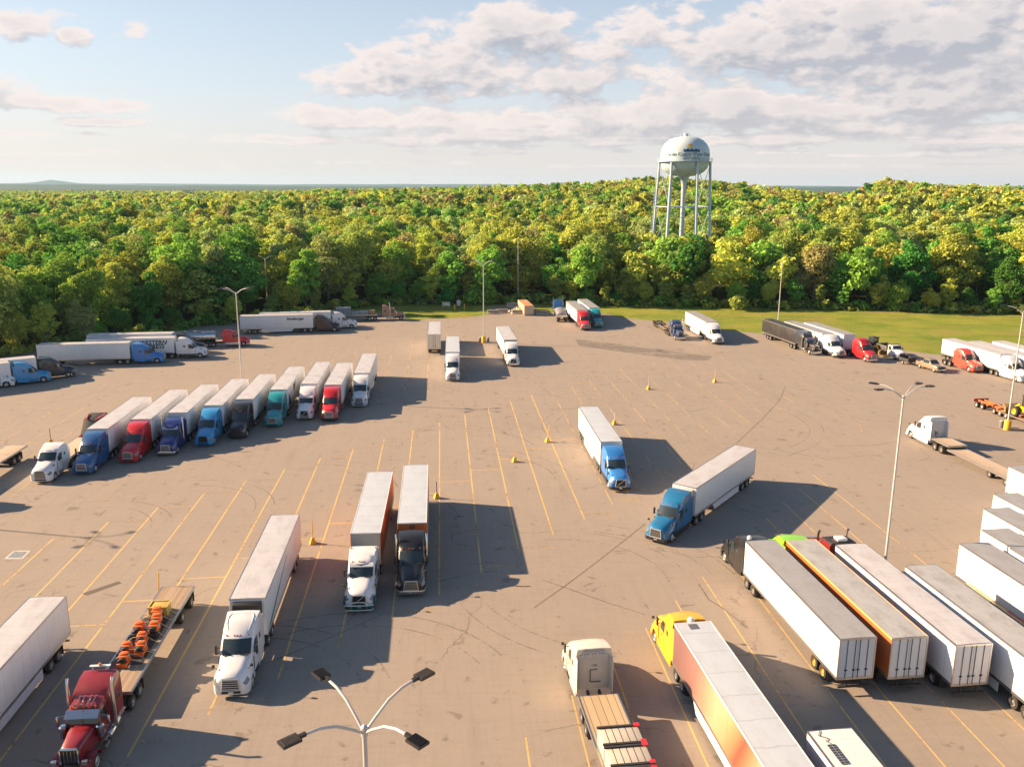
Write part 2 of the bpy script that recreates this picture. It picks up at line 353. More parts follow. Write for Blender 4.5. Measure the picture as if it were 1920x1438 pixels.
def asphalt_mat():
    m, g, b = principled('asphalt', (.2, .165, .13), .9, spec=.25)
    tc = g.n('ShaderNodeTexCoord'); o = tc.outputs['Object']
    al = g.map(o, (1, 1, 1), (0, 0, R(-4.7)))                            # axes: across / along the stalls
    sp = g.n('ShaderNodeSeparateXYZ'); g.put(sp.inputs[0], al)
    big = g.noise(o, .035, 5, .6, .4); mid = g.noise(o, .23, 7, .66, .6)
    streak = g.noise(g.map(al, (.9, .07, 1)), 1.0, 6, .62, .5)
    streak2 = g.noise(g.map(al, (.10, .75, 1), (0, 0, R(38))), 1.0, 6, .62, .8)
    fine = g.noise(o, 5.5, 4, .7); grain = g.noise(o, 30, 2, .7)
    c = g.mix(big, (.238, .211, .183), (.306, .271, .232))
    c = g.mix(g.m('MULTIPLY', g.ss(mid, .35, .75), .45), c, (.315, .262, .205))
    c = g.mix(g.m('MULTIPLY', g.ss(streak, .5, .8), .28), c, (.17, .145, .12))
    c = g.mix(g.m('MULTIPLY', g.ss(streak2, .55, .78), .22), c, (.17, .145, .12))
    c = g.mix(g.m('MULTIPLY', g.ss(fine, .4, .75), .22), c, (.18, .155, .13))
    c = g.mix(g.m('MULTIPLY', g.ss(grain, .35, .8), .22), c, (.37, .31, .25))
    s3 = g.noise(g.map(al, (3.2, .22, 1), (0, 0, R(-8))), 1.0, 5, .65, .4); s4 = g.noise(g.map(al, (.35, 2.6, 1), (0, 0, R(25))), 1.0, 5, .65, .6)
    c = g.mix(g.m('MULTIPLY', g.ss(s3, .45, .75), .17), c, (.15, .13, .11)); c = g.mix(g.m('MULTIPLY', g.ss(s4, .48, .75), .15), c, (.16, .135, .11)); c = g.mix(g.m('MULTIPLY', g.ss(s4, .5, .25), .14), c, (.38, .33, .275))
    # oil drips gather in the middle of every stall
    fr = g.m('FRACT', g.m('MULTIPLY', g.m('ADD', sp.outputs[0], 37.73+371), 1/3.71))
    mid_st = g.m('SUBTRACT', 1.0, g.m('MULTIPLY', g.m('ABSOLUTE', g.m('SUBTRACT', fr, .5)), 4.0), clamp=True)
    drip = g.ss(g.m('ADD', g.noise(o, .62, 6, .66, .5), g.m('MULTIPLY', mid_st, .055)), .615, .70)
    c = g.mix(g.m('MULTIPLY', drip, .42), c, (.075, .062, .05))
    spots = g.ss(g.noise(o, 1.9, 3, .5, .3), .70, .76); c = g.mix(g.m('MULTIPLY', spots, .3), c, (.08, .066, .055))
    pale = g.ss(g.noise(g.map(o, (1, 1, 1), loc=(40, 9, 0)), .8, 6, .7, .8), .66, .80); c = g.mix(g.m('MULTIPLY', pale, .35), c, (.42, .36, .29))
    # a few long wandering cracks
    vo = g.n('ShaderNodeTexVoronoi', feature='DISTANCE_TO_EDGE'); wv = g.n('ShaderNodeVectorMath', operation='ADD')
    nz = g.n('ShaderNodeTexNoise'); nz.inputs['Scale'].default_value = .12; nz.inputs['Detail'].default_value = 5; g.put(nz.inputs['Vector'], o)
    sc = g.n('ShaderNodeVectorMath', operation='SCALE'); g.put(sc.inputs[0], nz.outputs[1]); sc.inputs['Scale'].default_value = 9.0
    g.put(wv.inputs[0], o); g.put(wv.inputs[1], sc.outputs[0]); g.put(vo.inputs['Vector'], wv.outputs[0]); vo.inputs['Scale'].default_value = .035
    crack = g.m('MULTIPLY', g.m('LESS_THAN', vo.outputs['Distance'], .0022), g.ss(g.noise(o, .06, 3), .48, .56))
    c = g.mix(g.m('MULTIPLY', crack, .38), c, (.06, .05, .045))
    g.put(b.inputs['Base Color'], c)
    bp = g.n('ShaderNodeBump'); bp.inputs['Strength'].default_value = .35; bp.inputs['Distance'].default_value = .03
    g.put(bp.inputs['Height'], g.m('ADD', fine, g.m('MULTIPLY', grain, .6))); g.put(b.inputs['Normal'], bp.outputs[0])
    return m
def sheet(poly, z, sub=0):
    me = bpy.data.meshes.new('sheet'); me.from_pydata([(p[0], p[1], z) for p in poly], [], [tuple(range(len(poly)))])
    bm = bmesh.new(); bm.from_mesh(me); bmesh.ops.recalc_face_normals(bm, faces=bm.faces)
    for f in bm.faces:
        if f.normal.z < 0: f.normal_flip()
    bmesh.ops.triangulate(bm, faces=bm.faces); bm.to_mesh(me); bm.free(); me.materials.append(None); return me
lot_px = [(-60, 700), (0, 668), (100, 646), (250, 634), (450, 597), (610, 585), (690, 584), (770, 600), (880, 595), (930, 588), (975, 591), (1020, 586), (1075, 585), (1140, 589), (1180, 597), (1210, 600), (1277, 608), (1352, 618), (1400, 623), (1433, 626), (1500, 630), (1607, 637), (1701, 659), (1770, 666), (1850, 655), (1990, 668)]
lot = [(-330, -160), (-215, 20)] + [(at(*p).x, at(*p).y) for p in lot_px] + [(260, 130), (300, -160)]
def crinkle(poly, step=2.5, amp=.5, seed=1):
    r = random.Random(seed); out = []
    for i in range(len(poly)):
        a, b = Vector(poly[i]), Vector(poly[(i+1) % len(poly)]); n = max(1, int((b-a).length/step)) if a.y > 120 and b.y > 120 else 1
        for k in range(n): out.append(tuple(a.lerp(b, k/n) + (Vector((r.uniform(-amp, amp), r.uniform(-amp, amp))) if n > 1 else Vector((0, 0)))))
    return out
struct('parking_lot', sheet(crinkle(lot), .006), asphalt_mat())
def grass_mat(name, c1, c2, c3):
    m, g, b = principled(name, c1, .95, spec=.1)
    tc = g.n('ShaderNodeTexCoord'); o = tc.outputs['Object']
    n = g.noise(o, .09, 6, .62, .4); n2 = g.noise(g.map(o, (.5, 1.6, 1)), 1.0, 6, .7); n3 = g.noise(o, 4, 3, .7)
    n4 = g.noise(g.map(o, (.06, .16, 1)), 1.0, 5, .6, .5)
    c = g.mix(g.ss(n, .38, .62), c1, c2); c = g.mix(g.m('MULTIPLY', g.ss(n2, .45, .68), .7), c, c3); c = g.mix(g.m('MULTIPLY', g.ss(n4, .48, .66), .55), c, (.30, .21, .09)); c = g.mix(g.m('MULTIPLY', g.ss(n4, .5, .32), .45), c, (.10, .16, .025))
    c = g.mix(g.m('MULTIPLY', g.ss(n3, .4, .8), .4), c, (.05, .07, .015))
    g.put(b.inputs['Base Color'], c)
    bp = g.n('ShaderNodeBump'); bp.inputs['Strength'].default_value = 1.0; bp.inputs['Distance'].default_value = .25
    g.put(bp.inputs['Height'], g.m('ADD', n3, n2)); g.put(b.inputs['Normal'], bp.outputs[0]); return m
GRASS = grass_mat('grass', (.17, .25, .034), (.27, .31, .048), (.29, .26, .07))
lawn_r = [(-45, 212), (-45, 246), (-20, 250), (8, 250), (40, 248), (90, 243), (120, 238), (170, 232), (260, 222), (300, 210), (300, 120), (100, 140), (60, 180), (10, 208)]
struct('lawn', sheet(lawn_r, 0.0), GRASS)
struct('gravel_pad', sheet([tuple(at(*p)[:2]) for p in [(916, 574), (965, 571), (1000, 574), (1012, 590), (960, 592), (922, 591)]], .011), mat('gravel', (.27, .22, .17), .9, dirt=.5, scale=2))

# ------------------------------------------------------------------ painted markings
def line_mat(name, col, wear=.55):
    m, g, b = principled(name, col, .85)
    tr = g.n('ShaderNodeBsdfTransparent'); mx = g.n('ShaderNodeMixShader')
    tc = g.n('ShaderNodeTexCoord'); o = tc.outputs['Object']
    n = g.noise(o, 2.6, 6, .7); n2 = g.noise(o, .22, 4, .6)
    f = g.ss(g.m('ADD', g.m('MULTIPLY', n, .55), g.m('MULTIPLY', n2, .65)), wear-.13, wear+.12)
    out = [x for x in m.node_tree.nodes if x.type == 'OUTPUT_MATERIAL'][0]
    g.put(mx.inputs[0], f); g.nt.links.new(tr.outputs[0], mx.inputs[1]); g.nt.links.new(b.outputs[0], mx.inputs[2]); g.nt.links.new(mx.outputs[0], out.inputs[0]); return m
def strip(mb, a, b, w, z):
    a, b = Vector((a[0], a[1], 0)), Vector((b[0], b[1], 0)); s = (b-a).normalized().cross(Vector((0, 0, 1)))*(w/2); k = Vector((0, 0, z))
    mb.add([a-s+k, b-s+k, b+s+k, a+s+k], [(0, 1, 2, 3)])
def upper(n): return 80.3 + 1.045*(n+37.73)
lines, far_lines, words = MB(), MB(), MB()
word_src = text_mesh('reserved', 'RESERVED', .72, ext=0.0)
def word(n, u, flip):
    vs = [v.co for v in word_src.vertices]; s = -1 if flip else 1
    words.add([un(n + 1.85 + s*v.x, u + s*v.y*1.25, .0145) for v in vs], [tuple(p.vertices) for p in word_src.polygons])
for j in range(-6, 26):
    n = -37.73 + 3.71*j; u1 = upper(n); u0 = u1 - 53.2; uc = u1 - 25.3
    mb = lines if j < 15 else far_lines
    strip(mb, un(n, u0), un(n, u1), .15, .010)
    if j < 25:
        strip(mb, un(n+.066, uc), un(n+3.71-.066, uc+.15), .12, .0102)
        if j < 21: word(n, u1+.15, True); word(n, u0+1.2, False)
for j in range(-7, 19):                                                   # the field behind, and its far end
    n = -62.18 + 3.71*j; u1 = 130.3 + 1.045*(n+62.18); u0 = u1 - 53.2
    if j in (12, 13): u0 += 20
    strip(far_lines, un(n, u0), un(n, u1), .12, .010)
    if j < 16:
        strip(far_lines, un(n+.066, u1-25.3), un(n+3.71-.066, u1-25.2), .12, .0102); word(n, u0+1.2, False)
for j in range(0, 12):                                                    # the near right field
    n = 4.5 + 3.52*j; u1 = 46.5 + 1.2*(n-4.5)
    strip(lines, un(n, u1-48), un(n+.25, u1), .115, .010)
for (c, r0, a0, a1) in (((51.5, 118.5), 8.5, -40, 95), ((20.8, 178), 6.0, -50, 100)):                          # painted island ends
    pts = [un(c[0] + r0*math.cos(R(a)), c[1] + 1.5*r0*math.sin(R(a))) for a in range(a0, a1, 9)]
    for p, q in zip(pts, pts[1:]): strip(far_lines, p, q, .12, .0108)
LINE_Y = line_mat('line_paint_yellow', (.56, .38, .15), .49); LINE_P = line_mat('line_paint_faded', (.46, .34, .19), .56); WORD_M = line_mat('word_paint', (.46, .34, .19), .62)
struct('parking_lines', lines.mesh('l', smooth=0), LINE_Y); struct('faded_parking_lines', far_lines.mesh('l', smooth=0), LINE_P); struct('painted_words', words.mesh('w', smooth=0), WORD_M)
# worn white panel with a blue marking, asphalt patch, tar seams and tyre marks
pm = MB(); q = [at(*c) for c in ((10, 1047), (41, 1047), (55, 1033), (27, 1033))]
for a, b in zip(q, q[1:]+q[:1]): strip(pm, a, b, .14, .012)
struct('painted_panel_border', pm.mesh('p', smooth=0), line_mat('panel_white', (.6, .58, .55), .42))
struct('painted_panel', sheet([tuple(c[:2]) for c in q], .009), line_mat('panel_blue', (.20, .24, .29), .46))
struct('asphalt_patch', sheet([tuple(at(*c)[:2]) for c in ((153.5, 1112.5), (222, 1089.5), (229, 1093), (163, 1116.5))], .0105), mat('patch', (.105, .09, .075), .95, dirt=.5, scale=2))
struct('resurfaced_strip', sheet([tuple(at(*c)[:2]) for c in ((1078, 636), (1130, 641), (1200, 652), (1335, 668), (1330, 676), (1280, 675), (1180, 662), (1085, 648))], .0104), line_mat('patch_grey', (.205, .185, .158), .60))
seam_m = line_mat('tar_seam', (.175, .145, .112), .53)
sm = MB()
def poly(pts, w, mb, z=.0112):
    P = [at(*p) for p in pts]
    for a, b in zip(P, P[1:]): strip(mb, a, b, w, z)
poly([(1000, 1140), (1060, 1098), (1130, 1045), (1210, 982)], .14, sm); poly([(1380, 832), (1430, 785), (1462, 750), (1473, 724)], .14, sm)
poly([(1017, 1087), (1070, 1105), (1140, 1130), (1210, 1152)], .12, sm); poly([(1255, 772), (1300, 771), (1330, 764)], .16, sm); poly([(1416, 838), (1480, 848), (1560, 862)], .1, sm)
poly([(500, 1243), (620, 1195), (720, 1150), (735, 1146)], .1, sm); poly([(1310, 1095), (1330, 1125), (1352, 1138), (1400, 1175)], .14, sm); poly([(1032, 768), (1090, 765)], .22, sm)
poly([(1565, 836), (1640, 835), (1690, 827)], .12, sm); poly([(1850, 800), (1885, 808), (1920, 808)], .35, sm)
struct('tar_seams', sm.mesh('s', smooth=0), seam_m)
ARC_N = [0]
tyre_m = line_mat('tyre_mark_rubber', (.235, .203, .17), .66)
tm = MB(); rt = random.Random(5)
def arc(cx, cy, rad, a0, a1, w=.13, both=True):
    for dr in ((0, 1.9) if both else (0,)):
        ARC_N[0] += 1
        pts = [Vector((cx + (rad+dr)*math.cos(R(a)), cy + (rad+dr)*math.sin(R(a)), 0)) for a in np.linspace(a0, a1, 22)]
        for p, q2 in zip(pts, pts[1:]): strip(tm, p, q2, w, .0118 + .0003*ARC_N[0])
for (p, rad, a0, a1) in (((140, 1000), 7, 10, 130), ((330, 960), 8, 0, 110), ((560, 930), 9, 0, 100), ((640, 985), 10, 10, 100), ((850, 850), 11, 20, 120), ((1060, 1090), 9, 0, 100), ((1090, 1100), 12, 10, 80), ((1200, 800), 12, 150, 230), ((880, 900), 10, 0, 90),
                         ((420, 1330), 9, 20, 110), ((700, 760), 14, 0, 60), ((1300, 790), 16, -60, 20), ((620, 1330), 11, 30, 120), ((980, 1200), 12, 100, 170), ((1560, 900), 14, 150, 220), ((300, 830), 12, 60, 130), ((1180, 1070), 14, 200, 260)):
    c = at(*p); arc(c.x, c.y, rad, a0, a1)
struct('tyre_marks', tm.mesh('t', smooth=0), tyre_m)

# ------------------------------------------------------------------ trucks: wheels
def tyre_mesh(r, w, dual):
    def mk():
        mb = MB()
        for c in ((0.0,) if not dual else (0.0, -(w+.07))):                # outer face at y = 0 side +, mirrored by turning the wheel round
            a, b = c - w, c
            mb.lathe([(r*.58, a), (r*.80, a), (r*.96, a+.03), (r, a+.07), (r, b-.07), (r*.96, b-.03), (r*.80, b), (r*.58, b)], 'y', 26)
        return mb.mesh('tyre', smooth=40)
    return cached(('tyre', r, w, dual), mk)
def rim_mesh(r, dish):
    def mk():
        mb = MB()
        mb.lathe([(r*.60, 0.0), (r*.60, -.02), (r*.53, -dish*.4), (r*.50, -dish), (r*.30, -dish*.9), (r*.26, -dish*.4), (r*.16, -dish*.35), (.001, -dish*.3)] if dish > .06 else
                 [(r*.60, 0.0), (r*.58, .015), (r*.50, -.03), (r*.42, .005), (r*.24, .03), (r*.20, .07), (.001, .08)], 'y', 20)
        for k in range(8):                                                   # hand holes
            t = 2*math.pi*k/8; mb.cyl((r*.4*math.cos(t), -dish*.9+.004 if dish > .06 else -.008, r*.4*math.sin(t)), (r*.4*math.cos(t), -dish*.9+.016 if dish > .06 else .012, r*.4*math.sin(t)), r*.045, n=6)
        return mb.mesh('rim', smooth=40)
    return cached(('rim', r, dish), mk)
def wheel(parent, x, y, r=.51, w=.28, dual=False, rim=None):
    s = 1 if y > 0 else -1
    o = obj('wheel', tyre_mesh(r, w, dual), TYRE, parent, (x, y, r), 0 if s > 0 else math.pi)
    obj('rim', rim_mesh(r, .16 if dual else .04), rim or RIM, o); return o

# ------------------------------------------------------------------ trucks: cabs built as lofts over half sections
def loft(stations, cell):
    """stations: list of 9 half-section points (d, y, z), d = distance behind the bumper; cell(i, j, side) names the piece a face belongs to"""
    P = {}
    def add(name, pts): P.setdefault(name, []).append(pts)
    for side in (1, -1):
        S = [[(-d, y*side, z) for d, y, z in st] for st in stations]
        for i in range(len(S)-1):
            for j in range(len(S[0])-1):
                q = [S[i][j], S[i+1][j], S[i+1][j+1], S[i][j+1]]
                add(cell(i, j, side), q if side > 0 else q[::-1])
    for st in (stations[0], stations[-1]):
        add('body', [(-d, y, z) for d, y, z in st] + [(-d, -y, z) for d, y, z in reversed(st[:-1])])
    out = {}
    for name, faces in P.items():
        mb = MB(); idx = {}; fs = []
        for f in faces:
            ids = []
            for p in f:
                k = tuple(round(c, 4) for c in p)
                if k not in idx: idx[k] = len(mb.v); mb.v.append(p)
                if idx[k] not in ids: ids.append(idx[k])
            if len(ids) > 2: fs.append(tuple(ids))
        mb.f = fs; out[name] = mb.mesh(name, smooth=42)
    return out
def st(d, zb, pts, zc, dxc=0.0):
    y1, z1 = pts[0]; y6, z6 = pts[5]
    row = [(d, y1*.72, zb), (d, y1, zb)] + [(d, y, z) for y, z in pts[1:]]
    return row + [(d-dxc*.72, y6*.55, z6+.78*(zc-z6)), (d-dxc, 0.0, zc)]
def aero_shape(L=5.15, top=1.0, back=.55):
    """long-nosed streamlined sleeper tractor; top scales the roof fairing"""
    def zz(z): return 2.98 + (z-2.98)*top if z > 2.98 else z
    k = (L-2.9)/2.9
    def d_(d): return d if d < 2.9 else 2.9 + (d-2.9)*k
    S = [st(0.0, .32, [(.92, .32), (.98, .62), (.95, .98), (.80, 1.17), (.66, 1.34), (.55, 1.52)], 1.58, .05),
         st(.12, .32, [(1.08, .32), (1.13, .65), (1.09, 1.0), (.92, 1.24), (.75, 1.46), (.61, 1.63)], 1.69, .05),
         st(.45, .34, [(1.19, .34), (1.22, .75), (1.19, 1.12), (1.02, 1.40), (.84, 1.62), (.69, 1.75)], 1.82, .03),
         st(.62, .45, [(1.21, .45), (1.23, .8), (1.20, 1.2), (1.04, 1.46), (.88, 1.68), (.73, 1.80)], 1.87),
         st(.70, .95, [(1.21, .95), (1.23, 1.05), (1.20, 1.24), (1.05, 1.48), (.89, 1.69), (.74, 1.82)], 1.89),
         st(1.20, 1.12, [(1.22, 1.12), (1.24, 1.18), (1.20, 1.33), (1.07, 1.54), (.95, 1.77), (.82, 1.91)], 1.98),
         st(1.70, .95, [(1.21, .95), (1.21, 1.05), (1.17, 1.34), (1.08, 1.62), (1.0, 1.86), (.90, 1.99)], 2.07, .04),
         st(1.78, .42, [(1.18, .42), (1.18, .8), (1.14, 1.36), (1.08, 1.65), (1.01, 1.89), (.91, 2.01)], 2.09, .06),
         st(2.05, .42, [(1.17, .42), (1.16, .9), (1.13, 1.74), (1.09, 1.95), (1.05, 2.04), (.96, 2.10)], 2.17, .22),
         st(2.38, .42, [(1.17, .42), (1.17, .92), (1.15, 1.90), (1.10, 2.36), (1.05, 2.46), (.97, 2.52)], 2.58, .22),
         st(2.72, .42, [(1.18, .42), (1.18, .95), (1.16, 1.93), (1.10, 2.72), (1.05, 2.86), (.96, 2.93)], 2.98, .20),
         st(2.90, .42, [(1.18, .42), (1.19, .95), (1.17, 1.94), (1.11, 2.74), (1.07, 2.94), (.97, 3.10)], 3.17, .14),
         st(3.25, .42, [(1.19, .42), (1.19, .95), (1.18, 1.95), (1.13, 2.75), (1.09, 3.08), (.97, zz(3.40))], zz(3.49), .06),
         st(d_(3.8), .42, [(1.19, .42), (1.20, .95), (1.19, 1.95), (1.16, 2.75), (1.13, zz(3.22)), (.99, zz(3.70))], zz(3.79)),
         st(d_(4.5), .45, [(1.20, .45), (1.21, .95), (1.20, 1.95), (1.19, 2.75), (1.17, zz(3.36)), (1.04, zz(3.86))], zz(3.94)),
         st(d_(5.3), .50, [(1.20, .50), (1.22, .95), (1.21, 1.95), (1.21, 2.75), (1.20, zz(3.45)), (1.10, zz(3.93))], zz(4.0)),
         st(d_(5.8), .55, [(1.18, .55), (1.21, .95), (1.21, 1.95), (1.21, 2.75), (1.21, zz(3.46)), (1.12, zz(3.93))], zz(3.99))]
    def cell(i, j, side):
        if i in (8, 9) and j >= 6: return 'windshield'
        if i in (9, 10, 11) and j == 3: return 'side_window_%d' % side
        if i in (0, 1) and j == 3: return 'headlight_%d' % side
        return 'body'
    return loft(S, cell)
def classic_shape():
    H = [(.50, 1.0, .50, 1.92), (.62, .95, .55, 1.97), (1.5, .95, .63, 2.03), (2.5, .95, .80, 2.10)]
    hood = [[(d, w*.7, zb), (d, w, zb), (d, w, zb+.3), (d, w, zb+.6), (d, w, zt-.22), (d, w-.03, zt-.10), (d, w-.14, zt-.02), (d, w*.4, zt+.01), (d, 0, zt+.03)] for d, zb, w, zt in H]
    hm = loft(hood, lambda i, j, s: 'body')['body']
    C = [st(2.48, .95, [(.96, .95), (.98, 1.4), (.98, 1.97), (.97, 2.05), (.95, 2.10), (.91, 2.13)], 2.16, .03),
         st(2.72, .95, [(.97, .95), (.99, 1.4), (.99, 1.98), (.96, 2.70), (.94, 2.80), (.87, 2.86)], 2.89, .03),
         st(3.0, .95, [(.97, .95), (.99, 1.4), (.99, 1.98), (.96, 2.70), (.94, 2.86), (.85, 2.98)], 3.03),
         st(3.62, .95, [(.97, .95), (1.0, 1.4), (1.0, 1.98), (.97, 2.70), (.94, 2.90), (.84, 3.05)], 3.11),
         st(3.88, .95, [(.98, .95), (1.0, 1.4), (1.0, 1.98), (.98, 2.70), (.95, 2.92), (.84, 3.10)], 3.16),
         st(3.94, .95, [(1.10, .95), (1.13, 1.4), (1.13, 1.98), (1.13, 2.70), (1.10, 3.0), (.98, 3.20)], 3.25),
         st(4.35, .95, [(1.12, .95), (1.15, 1.4), (1.15, 1.98), (1.15, 2.75), (1.11, 3.22), (.97, 3.48)], 3.54),
         st(5.0, .95, [(1.12, .95), (1.15, 1.4), (1.15, 1.98), (1.15, 2.80), (1.13, 3.36), (.99, 3.68)], 3.74),
         st(5.75, .95, [(1.12, .95), (1.15, 1.4), (1.15, 1.98), (1.15, 2.80), (1.13, 3.40), (1.0, 3.70)], 3.76)]
    def cell(i, j, side):
        if i == 0 and j >= 6: return 'windshield'
        if i in (1, 2) and j == 3: return 'side_window_%d' % side
        return 'body'
    out = loft(C, cell); out['hood'] = hm; return out
def daycab_shape():
    """short conventional cab without sleeper (dump truck)"""
    S = [st(0.0, .45, [(.9, .45), (.95, .7), (.92, .98), (.80, 1.15), (.70, 1.28), (.60, 1.42)], 1.48, .04),
         st(.14, .45, [(1.05, .45), (1.08, .7), (1.05, 1.0), (.90, 1.22), (.78, 1.40), (.66, 1.54)], 1.6, .04),
         st(.45, .5, [(1.12, .5), (1.14, .8), (1.12, 1.1), (1.0, 1.34), (.86, 1.52), (.72, 1.64)], 1.7), st(.55, .92, [(1.12, .92), (1.14, 1.0), (1.12, 1.15), (1.0, 1.36), (.87, 1.54), (.74, 1.66)], 1.72),
         st(1.45, .92, [(1.12, .92), (1.14, 1.0), (1.1, 1.25), (1.02, 1.5), (.95, 1.68), (.84, 1.78)], 1.84), st(1.55, .5, [(1.1, .5), (1.12, .8), (1.08, 1.3), (1.03, 1.55), (.98, 1.72), (.86, 1.8)], 1.86, .05),
         st(1.75, .5, [(1.1, .5), (1.12, .8), (1.08, 1.6), (1.05, 1.76), (1.0, 1.82), (.9, 1.88)], 1.93, .15), st(2.15, .5, [(1.1, .5), (1.12, .8), (1.09, 1.68), (1.04, 2.3), (.98, 2.45), (.88, 2.52)], 2.56, .12),
         st(2.4, .5, [(1.1, .5), (1.12, .8), (1.09, 1.7), (1.04, 2.38), (.98, 2.54), (.86, 2.63)], 2.67), st(3.1, .5, [(1.1, .5), (1.12, .8), (1.09, 1.7), (1.04, 2.38), (.98, 2.55), (.86, 2.64)], 2.68), st(3.25, .5, [(1.1, .5), (1.12, .8), (1.09, 1.7), (1.04, 2.36), (.98, 2.52), (.86, 2.6)], 2.64)]
    def cell(i, j, side):
        if i == 6 and j >= 6: return 'windshield'
        if i in (7, 8) and j == 3: return 'side_window_%d' % side
        if i in (0, 1) and j == 3: return 'headlight_%d' % side
        return 'body'
    return loft(S, cell)

def grille_mesh(kind):
    mb = MB()
    def trap(w0, w1, z0, z1, a, b): mb.prism([(-w0, z0), (w0, z0), (w1, z1), (-w1, z1)], 'x', a, b)
    if kind == 'surround':
        for (a, b) in (((-.60, .66), (-.50, 1.48)), ((-.50, 1.48), (.50, 1.48)), ((.50, 1.48), (.60, .66)), ((.60, .66), (-.60, .66))): mb.cyl((.085, *a), (.085, *b), .035, n=6)
    elif kind == 'bars':
        for k in range(5):
            z = .74+.16*k; w = .55-.022*k; mb.box(.06, .105, -w, w, z, z+.042)
    elif kind == 'mesh_fill':
        for k in range(14): 
            y = -.48+.074*k; mb.box(.06, .09, y-.012, y+.012, .72, 1.44)
        for k in range(5): mb.box(.06, .085, -.5, .5, .78+.15*k, .80+.15*k)
    elif kind == 'slash': mb.prism([(-.44, .76), (-.36, .76), (.44, 1.40), (.36, 1.40)], 'x', .07, .1)
    elif kind == 'dark': trap(.57, .48, .68, 1.47, .0, .07)
    elif kind == 'intake': mb.box(-.02, .035, -.62, .62, .40, .56)
    return mb.mesh('grille', bevel=0.0)
def mirror_mesh(s):
    return MB().box(-.14, .10, s*1.36-.06, s*1.36+.06, 2.05, 2.68).box(-.03, .03, min(s*1.1, s*1.32), max(s*1.1, s*1.32), 2.14, 2.19).box(-.03, .03, min(s*1.1, s*1.32), max(s*1.1, s*1.32), 2.50, 2.55).mesh('mirror', bevel=.03)
def hood_mirror_mesh(s):
    return MB().tube([(0, s*.98, 1.60), (.12, s*1.10, 1.80), (.10, s*1.22, 1.90)], .018, 6).lathe([(.001, -.10), (.10, -.06), (.12, 0), (.10, .08), (.001, .10)], 'z', 8, (.10, s*1.25, 1.94)).mesh('hood_mirror')

